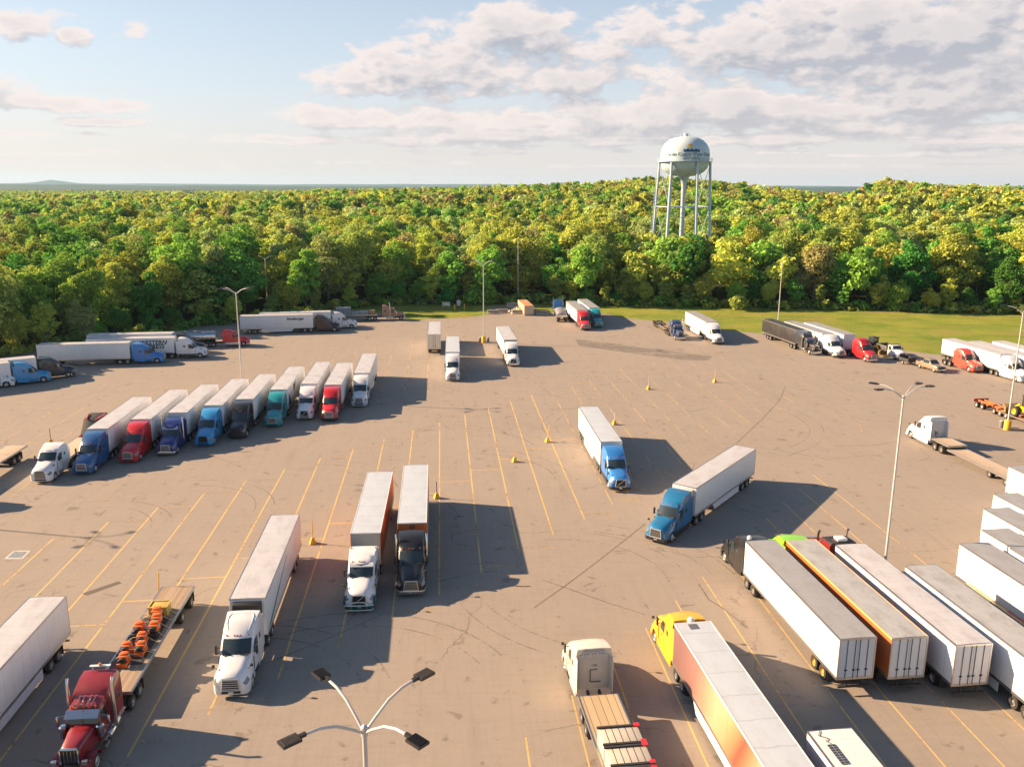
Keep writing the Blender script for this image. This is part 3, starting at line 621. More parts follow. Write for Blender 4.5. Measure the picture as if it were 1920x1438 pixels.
def tractor(root, style, col, reach, rim=None, grille='bars', chrome_bumper=False, stacks=False, top=1.0, L=5.15, lod=1, trailer=True, frame_back=-2.7, visor=False, lower=None, bull_bar=False, col2=None, lights=True, drives=(-.55, -1.9), accent=None):
    """tractor with its bumper at x = reach in the rig's frame (x = 0 is the front of the trailer)"""
    X = reach; loc = (X, 0, 0); rim = rim or RIM
    if style == 'aero':
        sh = cached(('aero', L, top), lambda: aero_shape(L, top))
        cab = obj('cab', sh['body'], col, root, loc)
        obj('windshield', sh['windshield'], GLASS, cab)
        for s in (1, -1):
            obj('side_window', sh['side_window_%d' % s], GLASS, cab); obj('headlight', sh['headlight_%d' % s], LENS, cab)
            if L > 4.6:
                obj('sleeper_window', cached(('sw', s, L), lambda: MB().box(-4.25, -3.85, s*1.196-.02*(s > 0), s*1.196+.02*(s < 0)+.012*s, 2.2, 2.58).mesh('w', bevel=.01)), GLASS, cab)
            if lod > 0:
                fx = -L
                obj('side_fairing', cached(('fair', s, L, top), lambda: MB().box(fx-.45, fx+.02, s*1.19-.02, s*1.19+.02, .95, 2.98+.45*top).mesh('f', bevel=.015)), col, cab)
        for s in (1, -1):
            dm = MB()
            for (x0, x1, z0, z1) in ((-2.02, -1.99, .75, 1.95), (-3.32, -3.29, .75, 2.78), (-3.30, -2.0, .74, .77)): dm.box(x0, x1, s*1.172-.022, s*1.172+.022, z0, z1)
            dm.box(-2.95, -2.75, s*1.185-.012, s*1.185+.03, 1.62, 1.67)
            obj('door_seam', cached(('dseam', s), lambda: dm.mesh('d')), BLACK, cab)
            obj('step', cached(('astep', s), lambda: MB().box(-3.2, -2.1, s*1.20-.03, s*1.20+.03, .50, .56).box(-3.2, -2.1, s*1.20-.03, s*1.20+.03, .68, .73).mesh('t')), BLACK if lower is None else ALU, cab)
        obj('cowl', cached('cowl', lambda: MB().prism([(-1.90, 2.12), (-1.80, 2.12), (-1.98, 2.24), (-2.06, 2.22)], 'y', -.86, .86).mesh('c')), BLACK, cab)
        if lod > 1: obj('license_plate', cached('lp', lambda: MB().box(.07, .10, -.16, .16, .40, .56).mesh('l')), PLATE, cab)
        g = obj('grille', cached('g_dark', lambda: grille_mesh('dark')), DARKIN, cab)
        gm = BRIGHT if grille != 'dark' else BLACK
        if grille in ('bars', 'big', 'volvo'): obj('grille_surround', cached('g_sur', lambda: grille_mesh('surround')), gm, cab)
        if grille == 'bars': obj('grille_bar', cached('g_bars', lambda: grille_mesh('bars')), gm, cab)
        if grille == 'big': obj('grille_mesh', cached('g_mesh', lambda: grille_mesh('mesh_fill')), ALU, cab)
        if grille == 'volvo': obj('grille_slash', cached('g_slash', lambda: grille_mesh('slash')), gm, cab)
        obj('air_intake', cached('g_int', lambda: grille_mesh('intake')), DARKIN, cab)
        bm = CHROME if chrome_bumper else (lower or None)
        if bm is not None:
            obj('bumper', cached('bump', lambda: MB().prism([(.10, -.95), (.10, .95), (-.08, 1.17), (-.55, 1.25), (-.55, 1.10), (-.02, .9), (-.02, -.9), (-.55, -1.10), (-.55, -1.25), (-.08, -1.17)], 'z', .30, .63).mesh('b', bevel=.03)), bm, cab)
        if lower is not None:
            for s in (1, -1): obj('chassis_skirt', cached(('skirt', s, L), lambda: MB().box(-L, -1.82, s*1.215-.02, s*1.215+.02, .36, .93).mesh('k', bevel=.02)), lower, cab)
        if bull_bar:
            b = MB(); b.tube([(.18, -1.15, .35), (.30, -.9, .33), (.34, 0, .33), (.30, .9, .33), (.18, 1.15, .35)], .045, 8); b.tube([(.18, -1.15, .70), (.30, -.9, .72), (.34, 0, .72), (.30, .9, .72), (.18, 1.15, .70)], .045, 8)
            b.tube([(.30, -.72, .72), (.30, -.45, 1.0), (.30, .45, 1.0), (.30, .72, .72)], .04, 8)
            for y in (-1.1, -.6, .6, 1.1): b.tube([(.24, y, .34), (.24, y, .71)], .04, 6)
            obj('bull_bar', cached('bull', lambda: b.mesh('bb')), CHROME, cab)
        if accent is not None:
            obj('roof_panel_line', cached(('rp', L, top), lambda: roof_inset(L, top)), accent, cab)
        if visor: obj('sun_visor', cached('visor_a', lambda: MB().prism([(-2.40, 2.86), (-2.36, 2.80), (-2.76, 3.02), (-2.80, 3.08)], 'y', -.98, .98).mesh('v')), col if visor is True else visor, cab)
        if lights:
            for y in (-.75, -.2, 0, .2, .75):
                obj('marker_light', cached(('ml', y), lambda: MB().box(-2.86+.12*(1-abs(y)), -2.78+.12*(1-abs(y)), y-.035, y+.035, 3.08, 3.16).mesh('m')), REDL if grille == 'bars' else AMBER, cab)
        mz = 0
        for s in (1, -1):
            obj('mirror', cached(('mir', s), lambda: mirror_mesh(s)), BLACK, cab, (-2.2, 0, 0))
            if lod > 0: obj('hood_mirror', cached(('hmir', s), lambda: hood_mirror_mesh(s)), BLACK, cab, (-.95, 0, 0))
        sx = 1.2
        if stacks:
            for s in (1, -1): obj('exhaust_stack', cached(('stack_a', s, L), lambda: MB().tube([(-3.2-.35, s*1.3, 1.1), (-3.55, s*1.3, 3.75), (-3.75, s*1.3, 4.05)], .085, 10).mesh('s')), CHROME, cab)
    else:
        sh = cached('classic', classic_shape)
        cab = obj('cab', sh['body'], col, root, loc)
        obj('hood', sh['hood'], col, root, loc)
        obj('windshield', sh['windshield'], GLASS, cab)
        obj('windshield_divider', cached('wsd', lambda: MB().prism([(-2.40, 2.14), (-2.38, 2.14), (-2.63, 2.90), (-2.66, 2.90)], 'y', -.025, .025).mesh('d')), col, cab)
        for s in (1, -1):
            obj('side_window', sh['side_window_%d' % s], GLASS, cab)
            obj('sleeper_window', cached(('swc', s), lambda: MB().box(-5.3, -4.85, s*1.145-.01, s*1.145+.01+.012*s, 2.15, 2.62).mesh('w', bevel=.008)), GLASS, cab)
            arc_o = [(-1.25+.66*math.cos(R(a)), .52+.66*math.sin(R(a))) for a in range(-5, 176, 12)]; arc_i = [(-1.25+.60*math.cos(R(a)), .52+.60*math.sin(R(a))) for a in range(175, -6, -12)]
            obj('fender', cached(('fend', s), lambda: MB().prism(arc_o+arc_i, 'y', s*.58, s*1.2).prism([(-.58, .5), (-.28, .5), (-.28, .95), (-.45, 1.12), (-.70, 1.05)], 'y', s*.58, s*1.14).mesh('f', bevel=.03)), col, root, loc)
            hl = obj('headlight', cached(('hlc', s), lambda: MB().box(-.42, -.22, s*.85-.17, s*.85+.17, .98, 1.28).mesh('h', bevel=.05)), CHROME, root, loc)
            obj('lens', cached(('lens', s), lambda: MB().box(-.215, -.19, s*.85-.13, s*.85+.13, 1.03, 1.23).mesh('h', bevel=.01)), LENS, hl)
            obj('exhaust_stack', cached(('stack_c', s), lambda: MB().tube([(-3.92, s*1.30, 1.0), (-3.92, s*1.30, 2.4), (-3.92, s*1.30, 3.85), (-4.12, s*1.32, 4.2)], [.13, .13, .095, .10], 12).mesh('s')), CHROME, root, loc)
            obj('air_cleaner', cached(('acl', s), lambda: MB().lathe([(.001, 1.35), (.17, 1.38), (.20, 1.44), (.20, 2.02), (.23, 2.05), (.23, 2.12), (.16, 2.2), (.001, 2.22)], 'z', 16, (-2.30, s*1.05, 0)).mesh('a')), CHROME, root, loc)
            obj('fuel_tank', cached(('ftc', s), lambda: MB().cyl((-4.9, s*.98, .72), (-3.2, s*.98, .72), .33, n=18).mesh('t', bevel=.03)), CHROME, root, loc)
            obj('step', cached(('stepc', s), lambda: MB().box(-5.9, -2.55, s*1.12-.10, s*1.12+.10, .92, .97).box(-3.1, -2.5, s*1.08-.12, s*1.08+.12, .38, .62).mesh('t', bevel=.02)), ALU, root, loc)
            obj('mirror', cached(('mirc', s), lambda: MB().box(-.08, .08, s*1.48-.05, s*1.48+.05, 1.95, 2.55).tube([(0, s*.98, 2.62), (.05, s*1.48, 2.6)], .02, 6).tube([(0, s*.98, 1.95), (.05, s*1.48, 1.93)], .02, 6).mesh('m', bevel=.015)), CHROME, root, (X-2.62, 0, 0))
        obj('grille', cached('gc', lambda: MB().box(-.50, -.40, -.44, .44, 1.02, 1.88).mesh('g')), DARKIN, root, loc)
        gs = MB(); 
        for (a, b) in (((-.50, .98), (-.50, 1.90)), ((-.50, 1.90), (.50, 1.90)), ((.50, 1.90), (.50, .98))): gs.box(-.52, -.34, min(a[0], b[0])-.045, max(a[0], b[0])+.045, min(a[1], b[1])-.045, max(a[1], b[1])+.05)
        for k in range(4): gs.box(-.40, -.375, -.3+.2*k-.012, -.3+.2*k+.012, 1.02, 1.86)
        obj('grille_surround', cached('gsc', lambda: gs.mesh('g', bevel=.02)), CHROME, root, loc)
        obj('bumper', cached('bc', lambda: MB().prism([(0, -1.0), (.04, 0), (0, 1.0), (-.20, 1.22), (-.30, 1.22), (-.16, 0), (-.30, -1.22), (-.20, -1.22)], 'z', .32, .80).mesh('b', bevel=.03)), CHROME, root, loc)
        obj('sun_visor', cached('visorc', lambda: MB().prism([(-2.32, 2.62), (-2.30, 2.60), (-2.72, 2.90), (-2.74, 2.93)], 'y', -.97, .97).mesh('v')), CHROME, cab)
        for y in (-.7, -.35, 0, .35, .7):
            obj('marker_light', cached(('mlc', y), lambda: MB().lathe([(.001, -.10), (.05, -.07), (.06, .06), (.001, .09)], 'z', 8, (-2.86, y, 3.03)).mesh('m')), AMBER, cab)
        if lod > 1:
            for y in (-.5, -.22, .15, .42):
                obj('air_horn', cached(('horn', y), lambda: MB().tube([(-3.7, y, 3.16), (-3.05, y+.02, 3.13), (-2.86, y+.02, 3.12)], [.03, .035, .09], 8).cyl((-3.72, y, 3.1), (-3.72, y, 3.24), .05, n=8).mesh('h')), CHROME, cab)
    fb = frame_back
    ch = obj('chassis_frame', cached(('chs', round(X, 2), fb), lambda: MB().box(fb, X-.9, -.45, -.33, .70, .98).box(fb, X-.9, .33, .45, .70, .98).box(fb, fb+.1, -.45, .45, .72, .96).box(X-2.6, X-.8, -.42, .42, .62, 1.5).box(-.2, .0, -.34, .34, .72, .94).box(-2.2, -2.0, -.34, .34, .70, .92)
                                                .box(drives[0]-.09, drives[0]+.09, -.85, .85, .42, .6).box(drives[-1]-.09, drives[-1]+.09, -.85, .85, .42, .6).box(X-1.28, X-1.14, -.9, .9, .42, .56).mesh('c')), FRAME, root)
    obj('fifth_wheel', cached('fifth', lambda: MB().cyl((-1.1, 0, 1.0), (-1.1, 0, 1.10), .46, n=20).box(-1.75, -.85, -.3, .3, .96, 1.02).mesh('f')), FRAME, root)
    wheel(root, X-1.20, 1.16, .51, .29, False, rim); wheel(root, X-1.20, -1.16, .51, .29, False, rim)
    for dx in drives:
        for s in (1, -1): wheel(root, dx, s*1.24, .51, .27, True, rim)
    if lod > 0:
        for s in (1, -1):
            obj('mudflap', cached(('mf', drives), lambda: MB().box(drives[-1]-.72, drives[-1]-.69, -.3, .3, .22, .95).mesh('m')), BLACK, root, (0, s*.92, 0))
    return cab
def roof_inset(L, top=1.0):
    """raised outline on the roof fairing of the near truck"""
    k = (L-2.9)/2.9
    def d_(d): return 2.9 + (d-2.9)*k
    z = lambda v: 2.98 + (v-2.98)*top
    P = [(-3.05, -.66, z(3.30)), (-3.05, .66, z(3.30)), (-d_(3.85), .84, z(3.765)), (-d_(4.7), .86, z(3.94)), (-d_(5.25), .72, z(3.985)), (-d_(5.25), -.72, z(3.985)), (-d_(4.7), -.86, z(3.94)), (-d_(3.85), -.84, z(3.765))]
    mb = MB()
    for a, b in zip(P, P[1:]+P[:1]): mb.cyl(a, b, .022, n=6)
    return mb.mesh('r')

# ------------------------------------------------------------------ trailers
def box_trailer(root, L=16.15, wall=None, roof=None, door=None, reefer=False, skirt=False, rim=None, tandem=-12.9, legs_down=False, lod=1, front=None, rail=None, W=1.3, ztop=4.11, h0=1.15, wheels=True):
    wall = wall or WALL_W; roof = roof or ROOF_W; rim = rim or RIM; door = door or WALL_W; rail = rail or ALU
    tandem = tandem if L > 15.5 else tandem + 1.6
    body = obj('cargo_box', cached(('bx', L, W, ztop, h0), lambda: MB().box(-L, 0, -W, W, h0, ztop-.035).mesh('b', bevel=.04)), wall, root)
    obj('roof', cached(('rf', L, W, ztop), lambda: MB().prism([(-W+.05, ztop-.04), (W-.05, ztop-.04), (W-.05, ztop-.012), (0, ztop+.015), (-W+.05, ztop-.012)], 'x', -L+.05, -.05).mesh('r', smooth=60)), roof, body)
    rl = MB()
    for s in (1, -1): rl.box(-L-.004, .004, s*(W-.022)-.028, s*(W-.022)+.028, ztop-.12, ztop+.004)
    rl.box(-.05, .006, -W+.05, W-.05, ztop-.10, ztop+.002)
    obj('top_rail', cached(('rl', L, W, ztop), lambda: rl.mesh('r')), rail, body)
    lo = MB()
    for s in (1, -1): lo.box(-L-.004, .004, s*W-.02+.012*s, s*W+.02+.012*s, h0-.05, h0+.16)
    lo.box(-L+.2, -.2, -W+.06, W-.06, h0-.10, h0-.003)
    obj('bottom_rail', cached(('lo', L, W, h0), lambda: lo.mesh('r')), ALU if lod else ALU, body)
    if front is not None: obj('front_panel', cached(('fp', W, ztop, h0), lambda: MB().box(-.01, .012, -W+.06, W-.06, h0+.15, ztop-.11).mesh('p')), front, body)
    # rear frame, doors and lock rods
    obj('rear_frame', cached(('rfm', L, W, ztop, h0), lambda: MB().box(-L-.05, -L+.002, -W-.005, -W+.09, h0-.06, ztop+.003).box(-L-.05, -L+.002, W-.09, W+.005, h0-.06, ztop+.003).box(-L-.05, -L+.002, -W+.09, W-.09, ztop-.13, ztop+.003).box(-L-.05, -L+.002, -W+.09, W-.09, h0-.06, h0+.10).mesh('f')), ALU, body)
    for s in (1, -1):
        d = obj('rear_door', cached(('rd', s, L, W, ztop, h0), lambda: MB().box(-L-.035, -L+.001, min(s*.012, s*(W-.1)), max(s*.012, s*(W-.1)), h0+.11, ztop-.14).mesh('d')), door, body)
    rods = (-.72, -.16, .16, .72) if lod > 1 else (-.2, .2)
    for y in rods: obj('lock_rod', cached(('lr', y, L, h0, ztop), lambda: MB().cyl((-L-.06, y, h0+.05), (-L-.06, y, ztop-.1), .02, n=6).box(-L-.09, -L-.03, y-.09, y+.09, h0+.62, h0+.70).mesh('l')), FRAME, body)
    obj('rear_bumper', cached(('rb', L), lambda: MB().box(-L-.06, -L+.06, -1.15, 1.15, .50, .62).box(-L-.03, -L+.05, -.62, -.52, .6, 1.1).box(-L-.03, -L+.05, .52, .62, .6, 1.1).mesh('b')), FRAME, body)
    obj('landing_gear', cached(('lg', legs_down), lambda: MB().box(-2.95, -2.83, -.82, -.70, .08 if legs_down else .45, h0-.05).box(-2.95, -2.83, .70, .82, .08 if legs_down else .45, h0-.05).box(-2.92, -2.86, -.7, .7, .75, .83)
        .box(-3.02, -2.76, -.88, -.64, .008 if legs_down else .40, .08 if legs_down else .46).box(-3.02, -2.76, .64, .88, .008 if legs_down else .40, .08 if legs_down else .46).mesh('l')), FRAME, body)
    if skirt:
        for s in (1, -1): obj('side_skirt', cached(('sk', s, W, L), lambda: MB().prism([(-L+4.6, .38), (-5.0, .38), (-4.3, h0-.055), (-L+4.6, h0-.055)], 'y', s*(W-.04), s*(W-.01)).mesh('s')), wall if wall in (WALL_W, WALL_S) else WALL_W, body)
    if reefer:
        r = obj('refrigeration_unit', cached('rfu', lambda: MB().prism([(.01, 2.25), (.42, 2.32), (.50, 2.55), (.50, 3.55), (.40, 3.86), (.01, 3.92)], 'y', -1.02, 1.02).mesh('u', bevel=.06)), reefer, body)
        obj('vent_grille', cached('rfg', lambda: MB().prism([(-.75, 3.45), (.75, 3.45), (.95, 3.82), (-.95, 3.82)], 'x', .38, .515).prism([(-.8, 2.45), (.8, 2.45), (.8, 3.05), (-.8, 3.05)], 'x', .45, .515).mesh('g')), DARKIN, r)
    obj('bogie', cached(('bo', tandem), lambda: MB().box(tandem-1.5, tandem+1.3, -.55, -.43, .72, 1.06).box(tandem-1.5, tandem+1.3, .43, .55, .72, 1.06).box(tandem-.09, tandem+.09, -.85, .85, .42, .6).box(tandem-1.36, tandem-1.18, -.85, .85, .42, .6).mesh('b')), FRAME, root)
    for x in (tandem, tandem-1.27):
        for s in (1, -1): wheel(root, x, s*1.25, .51, .27, True, rim)
    for s in (1, -1): obj('mudflap', cached(('mft', tandem), lambda: MB().box(tandem-2.0, tandem-1.97, -.3, .3, .2, 1.02).mesh('m')), BLACK, root, (0, s*.94, 0))
    return body
def flat_trailer(root, L=14.6, deck=None, z=1.5, side=None, rim=None, wheels=(-11.2, -12.5), bulkhead=False, step=None, legs=True):
    """flatbed; step=(x, z_low) makes a step deck"""
    deck = deck or DECK; side = side or ALU; rim = rim or RIM
    seg = [(-L, 0, z)] if step is None else [(step[0], 0, z), (-L, step[0]-.02, step[1])]
    first = None
    for i, (a, b, zz) in enumerate(seg):
        d = obj('deck', cached(('dk', a, b, zz), lambda: MB().box(a, b, -1.22, 1.22, zz-.06, zz).mesh('d')), deck, root)
        sr = MB()
        for s in (1, -1): sr.box(a, b, s*1.275-.05, s*1.275+.05, zz-.18, zz+.008)
        sr.box(a-.06, a, -1.32, 1.32, zz-.22, zz+.006); sr.box(b, b+.04, -1.32, 1.32, zz-.22, zz+.006)
        obj('side_rail', cached(('sr', a, b, zz), lambda: sr.mesh('s')), side, root)
        fm = MB(); 
        for y in (-.5, .5): fm.box(a+.2, b-.1, y-.07, y+.07, zz-.55, zz-.06)
        for x in np.arange(a+.5, b-.2, 1.2): fm.box(float(x)-.04, float(x)+.04, -1.2, 1.2, zz-.2, zz-.065)
        obj('trailer_frame', cached(('tf', a, b, zz), lambda: fm.mesh('f')), FRAME, root)
    if step: obj('step_riser', cached(('rs', step), lambda: MB().box(step[0]-.05, step[0]-.01, -1.2, 1.2, step[1]+.01, z-.2).mesh('r')), FRAME, root)
    r = .51 if (step is None or step[1] > 1.2) else .44
    bg = MB()
    for x in wheels: bg.box(x-.08, x+.08, -.85, .85, .42, .58)
    bg.box(min(wheels)-.3, max(wheels)+.3, -.56, -.44, .6, (z if step is None else step[1])-.2).box(min(wheels)-.3, max(wheels)+.3, .44, .56, .6, (z if step is None else step[1])-.2)
    obj('bogie', cached(('fbg', wheels, z, step), lambda: bg.mesh('b')), FRAME, root)
    for x in wheels:
        for s in (1, -1):
            wheel(root, x, s*1.24, r, .26, True, rim)
    for s in (1, -1): obj('mudflap', cached(('mff', wheels), lambda: MB().box(min(wheels)-.74, min(wheels)-.71, -.3, .3, .2, 1.1).mesh('m')), BLACK, root, (0, s*.92, 0))
    if legs: obj('landing_gear', cached(('flg', z), lambda: MB().box(-2.95, -2.83, -.80, -.68, .42, z-.25).box(-2.95, -2.83, .68, .80, .42, z-.25).mesh('l')), FRAME, root)
    if bulkhead: obj('headboard', cached(('hb', z), lambda: MB().box(-.06, .02, -1.2, 1.2, z+.01, z+1.25).box(.02, .07, -1.2, -1.1, z+.01, z+1.25).box(.02, .07, 1.1, 1.2, z+.01, z+1.25).mesh('h')), ALU, root)

def frame_of(F, Rr):
    d = Vector((F[0]-Rr[0], F[1]-Rr[1], 0)).normalized(); return math.atan2(d.y, d.x)
HD = math.atan2(-.9966, .082)                                             # nose towards the camera along the stalls
def rig(label, group, F, head, style, col, kind='box', reach=5.95, tk=None, rk=None, name='semi_truck', cat='semi truck'):
    """F = world point on the ground below the middle of the trailer's front"""
    root = thing(name, label, cat, (F[0], F[1], .012), head, group)
    if style: tractor(root, style, col, reach, **(tk or {}))
    rk = dict(rk or {})
    if kind == 'box': box_trailer(root, **rk)
    elif kind == 'flat': flat_trailer(root, **rk)
    return root
def heading_from(f_px, r_px, z=4.11):
    return frame_of(at(*f_px, z), at(*r_px, z))

# ------------------------------------------------------------------ paints
P = {k: paint(k, c) for k, c in dict(blue=(.02, .10, .27), red=(.50, .012, .02), navy=(.012, .025, .16), skyblue=(.03, .26, .56), black=(.014, .014, .016), teal=(.012, .27, .30), royal=(.03, .20, .55),
     maroon=(.22, .012, .02), darkred=(.16, .01, .015), green=(.20, .55, .02), yellow=(.80, .42, .01), steelteal=(.012, .14, .31), coral=(.62, .075, .05), crimson=(.42, .01, .015), tan=(.30, .17, .12),
     plum=(.035, .012, .014), charcoal=(.04, .038, .036), bluegrey=(.03, .06, .16), inky=(.012, .02, .035), scarlet=(.58, .02, .03), brown=(.22, .17, .11), silver=(.45, .45, .45), greenlow=(.01, .09, .07)).items()}
WH = WHITE_P
THERMO_K = mat('reefer_unit_dark', (.03, .03, .032), .4, dirt=.2); THERMO_W = mat('reefer_unit_white', (.55, .53, .5), .4, dirt=.25)
GR_ROW = 'trucks parked in the slanted middle row'; GR_TREE = 'trucks parked along the trees'; GR_FAR = 'trucks parked along the far grass'; GR_C = 'trucks spread over the middle of the lot'; GR_D = 'trailers backed in on the near right'; GR_N = 'trucks parked in the near stalls'

# --- slanted row
row = [((182, 804), 'blue sleeper truck with white trailer, beside the red-striped black tarp load', P['blue'], dict(grille='bars')),
       ((263.5, 786), 'bright red truck with big silver grille and white trailer, in the slanted row', P['red'], dict(grille='big', lights=True)),
       ((332, 773.7), 'navy blue truck with tall chrome stacks and white trailer in the slanted row', P['navy'], dict(grille='big', chrome_bumper=True, stacks=True, top=.72, visor=CHROME)),
       ((399, 760), 'sky blue truck with black grille, white trailer, between the navy and black trucks', P['skyblue'], dict(grille='dark', top=.95)),
       ((458, 748.4), 'black truck with white trailer, fifth from the blue truck end of the slanted row', P['black'], dict(grille='dark')),
       ((522, 730.5), 'teal truck whose white trailer carries a dark pointed graphic', P['teal'], dict(grille='bars')),
       ((579.5, 719.5), 'white truck with black grille between the teal and red trucks', WH, dict(grille='volvo', top=.95, visor=WH)),
       ((624, 721.5), 'red truck with glowing amber headlights beside the last white truck of the row', P['red'], dict(grille='bars', lower=P['black'])),
       ((678, 699.5), 'white truck with chrome guard at the end of the slanted row, casting its own shadow', WH, dict(grille='bars', bull_bar=True))]
for i, (f, lab, c, tk) in enumerate(row):
    F = at(*f, 4.11); t = rig(lab, GR_ROW, F, HD + R(.1), 'aero', c, reach=(5.6 if i < 2 else 5.9), tk=dict(tk, lod=1), rk=dict(roof=ROOF_W, wall=WALL_S if i % 3 == 2 else WALL_W, front=WALL_S))
    if i == 5:
        bd = [o for o in t.children if o.name.startswith('cargo_box')][0]
        for s in (1, -1): obj('wall_graphic', cached(('gr', s), lambda: MB().prism([(-.4, 1.4), (-3.0, 1.4), (-1.0, 3.4)], 'y', s*1.3, s*1.306).prism([(-4.6, 3.7), (-7.4, 3.9), (-5.4, 2.2)], 'y', s*1.3, s*1.306).mesh('g')), P['inky'], bd)
# white flatbed truck at the left end and its tarped load
F = at(78, 898, .35) + UH*(-.082*0) ; F = at(76, 902, .35); F = Vector((F.x, F.y, 0)) + UH*5.4
t = rig('white box-sleeper truck pulling a flatbed at the left end of the slanted row', GR_ROW, F, HD, 'aero', WH, 'flat', reach=5.4, tk=dict(grille='mesh', top=.55, L=4.7, lod=1), rk=dict(deck=DECK_P, bulkhead=True))
obj('grille_mesh', cached('g_mesh', lambda: grille_mesh('mesh_fill')), ALU, [o for o in t.children if o.name.startswith('cab')][0])
def on_deck(root, x, y, z): 
    return Matrix.Translation(root.location) @ Matrix.Rotation(root.rotation_euler.z, 4, 'Z') @ Vector((x, y, z))
p = on_deck(t, -10.6, .1, 1.502)
tent = thing('tarped_load', 'black tarp load with red crossed straps on a flatbed beside the blue truck', 'load', p, HD)
obj('tarp', MB().prism([(-2.2, 0), (2.4, 0), (.7, 1.9), (-1.9, 2.15)], 'y', -1.1, 1.1).mesh('t', bevel=.12), TARP_K, tent)
for a, b in (((2.42, -1.12, .0), (-1.0, 1.0, 2.12)), ((2.42, 1.12, .0), (-1.0, -1.0, 2.12))):
    obj('strap', MB().tube([a, (Vector(a)*.5+Vector(b)*.5)+Vector((.03, 0, .10)), Vector((.72, b[1]*.62, 1.96)), Vector(b)+Vector((0, 0, .04))], .10, 6).mesh('s'), P['scarlet'], tent)
for s in (1, -1): obj('tarp_hem', MB().box(-2.2, 2.45, s*1.13-.03, s*1.13+.03, .0, .14).mesh('h'), P['scarlet'], tent)
# flatbed cut by the left edge
Rr = at(31, 835, 1.5); F = Vector((Rr.x, Rr.y, 0)) - UH*14.6
rig('empty wooden flatbed semi-trailer cut by the left edge, rear wheels showing', GR_ROW, F, HD, 'aero', P['charcoal'], 'flat', reach=5.8, tk=dict(grille='bars'), rk=dict(deck=DECK_P))

# --- near stalls
F = at(463.5, 1122, 4.11)
t = rig('white truck with black refrigeration unit and green striped reefer trailer, foreground', GR_N, F, heading_from((463.5, 1122), (534, 966)), 'aero', WH, reach=6.2, tk=dict(grille='bars', lod=2, accent=WH, L=5.0, top=.82), rk=dict(reefer=THERMO_K, roof=ROOF_W, wall=WALL_S, skirt=False, lod=2, front=WALL_W))
bd = [o for o in t.children if o.name.startswith('cargo_box')][0]
GREEN = mat('stripe_green', (.02, .17, .10), .4, dirt=.2)
for s in (1, -1): obj('green_stripe', MB().prism([(-.3, 1.42), (-1.6, 1.42), (-9.2, 3.4), (-8.6, 3.4)], 'y', s*1.3, s*1.306).mesh('s'), GREEN, bd)
F = at(685, 999, 4.11)
t = rig('white truck with dark green fenders, chrome bull bar and orange-sided trailer', GR_N, F, heading_from((685, 999), (713, 885)), 'aero', WH, reach=6.35, tk=dict(grille='volvo', lod=2, bull_bar=True, top=.5, lower=P['greenlow'], rim=RIM, L=5.0, visor=WH), rk=dict(roof=ROOF_B, wall=WALL_O, front=wall_mat('front_grey', (.36, .36, .34)), lod=2, rail=WH))
cab = [o for o in t.children if o.name.startswith('cab')][0]
for s in (1, -1):
    obj('fender_panel', cached(('fpan', s), lambda: MB().prism([(.02, .66), (-.55, .66), (-.62, 1.22), (-.35, 1.20), (.0, 1.02)], 'y', s*1.16, s*1.255).mesh('f', bevel=.03)), P['greenlow'], cab)
    obj('roof_light', cached(('rl', s), lambda: MB().lathe([(.001, 0), (.07, .01), (.07, .16), (.001, .19)], 'z', 8, (-4.6, s*1.02, 3.40)).mesh('l')), AMBER, cab)
F = at(772.5, 980, 4.11)
t = rig('black truck with orange trailer and amber roof lights, beside the bull bar truck', GR_N, F, heading_from((772.5, 980), (780, 871)), 'aero', P['black'], reach=6.1, tk=dict(grille='big', lod=2, chrome_bumper=True, stacks=True, top=.85, L=5.1), rk=dict(roof=ROOF_B, wall=WALL_O, lod=2, rail=WH, front=WALL_O))
bd = [o for o in t.children if o.name.startswith('cargo_box')][0]
obj('emblem', MB().lathe([(.16, 0), (.22, 0), (.22, .01), (.16, .01), (.16, 0)], 'y', 18).box(-.16, .16, 0, .01, -.03, .03).mesh('e'), BLACK, bd, (.012, 0, 3.72), -math.pi/2)
# red long-nose truck with the machine flatbed
Rr = at(334, 1099.4, 1.5); hd0 = heading_from((211, 1291), (334, 1099.4), 1.5)
dirv = Vector((math.cos(hd0), math.sin(hd0), 0)); F = Vector((Rr.x, Rr.y, 0)) + dirv*14.9
redrig = rig('dark red long-nosed truck with twin chrome stacks pulling a flatbed of orange machines', GR_N, F, hd0, 'classic', P['maroon'], 'flat', reach=6.75, tk=dict(lod=2, drives=(-.35, -1.7)), rk=dict(L=14.9, wheels=(-11.6, -14.1)))
root = redrig
hb = obj('roof_light_bar', MB().box(-.10, .10, -.62, .62, 3.98, 4.03).box(-.03, .03, -.5, -.44, 3.7, 3.98).box(-.03, .03, .44, .5, 3.7, 3.98).mesh('b'), WH, root, (1.0, 0, 0))
obj('beacon', MB().lathe([(.001, 0), (.09, 0), (.09, .12), (.05, .17), (.001, .18)], 'z', 10, (0, 0, 4.03)).mesh('b'), mat('beacon_orange', (.8, .22, .02), .3, dirt=0), hb)
obj('deck_mat', MB().box(-9.8, -3.2, -1.16, .9, 1.502, 1.53).box(-3.25, -.4, -1.2, -.25, 1.502, 1.53).mesh('m'), mat('rubber_mat', (.03, .033, .038), .55, dirt=.3, dirt_col=(.12, .12, .12), scale=3), root)
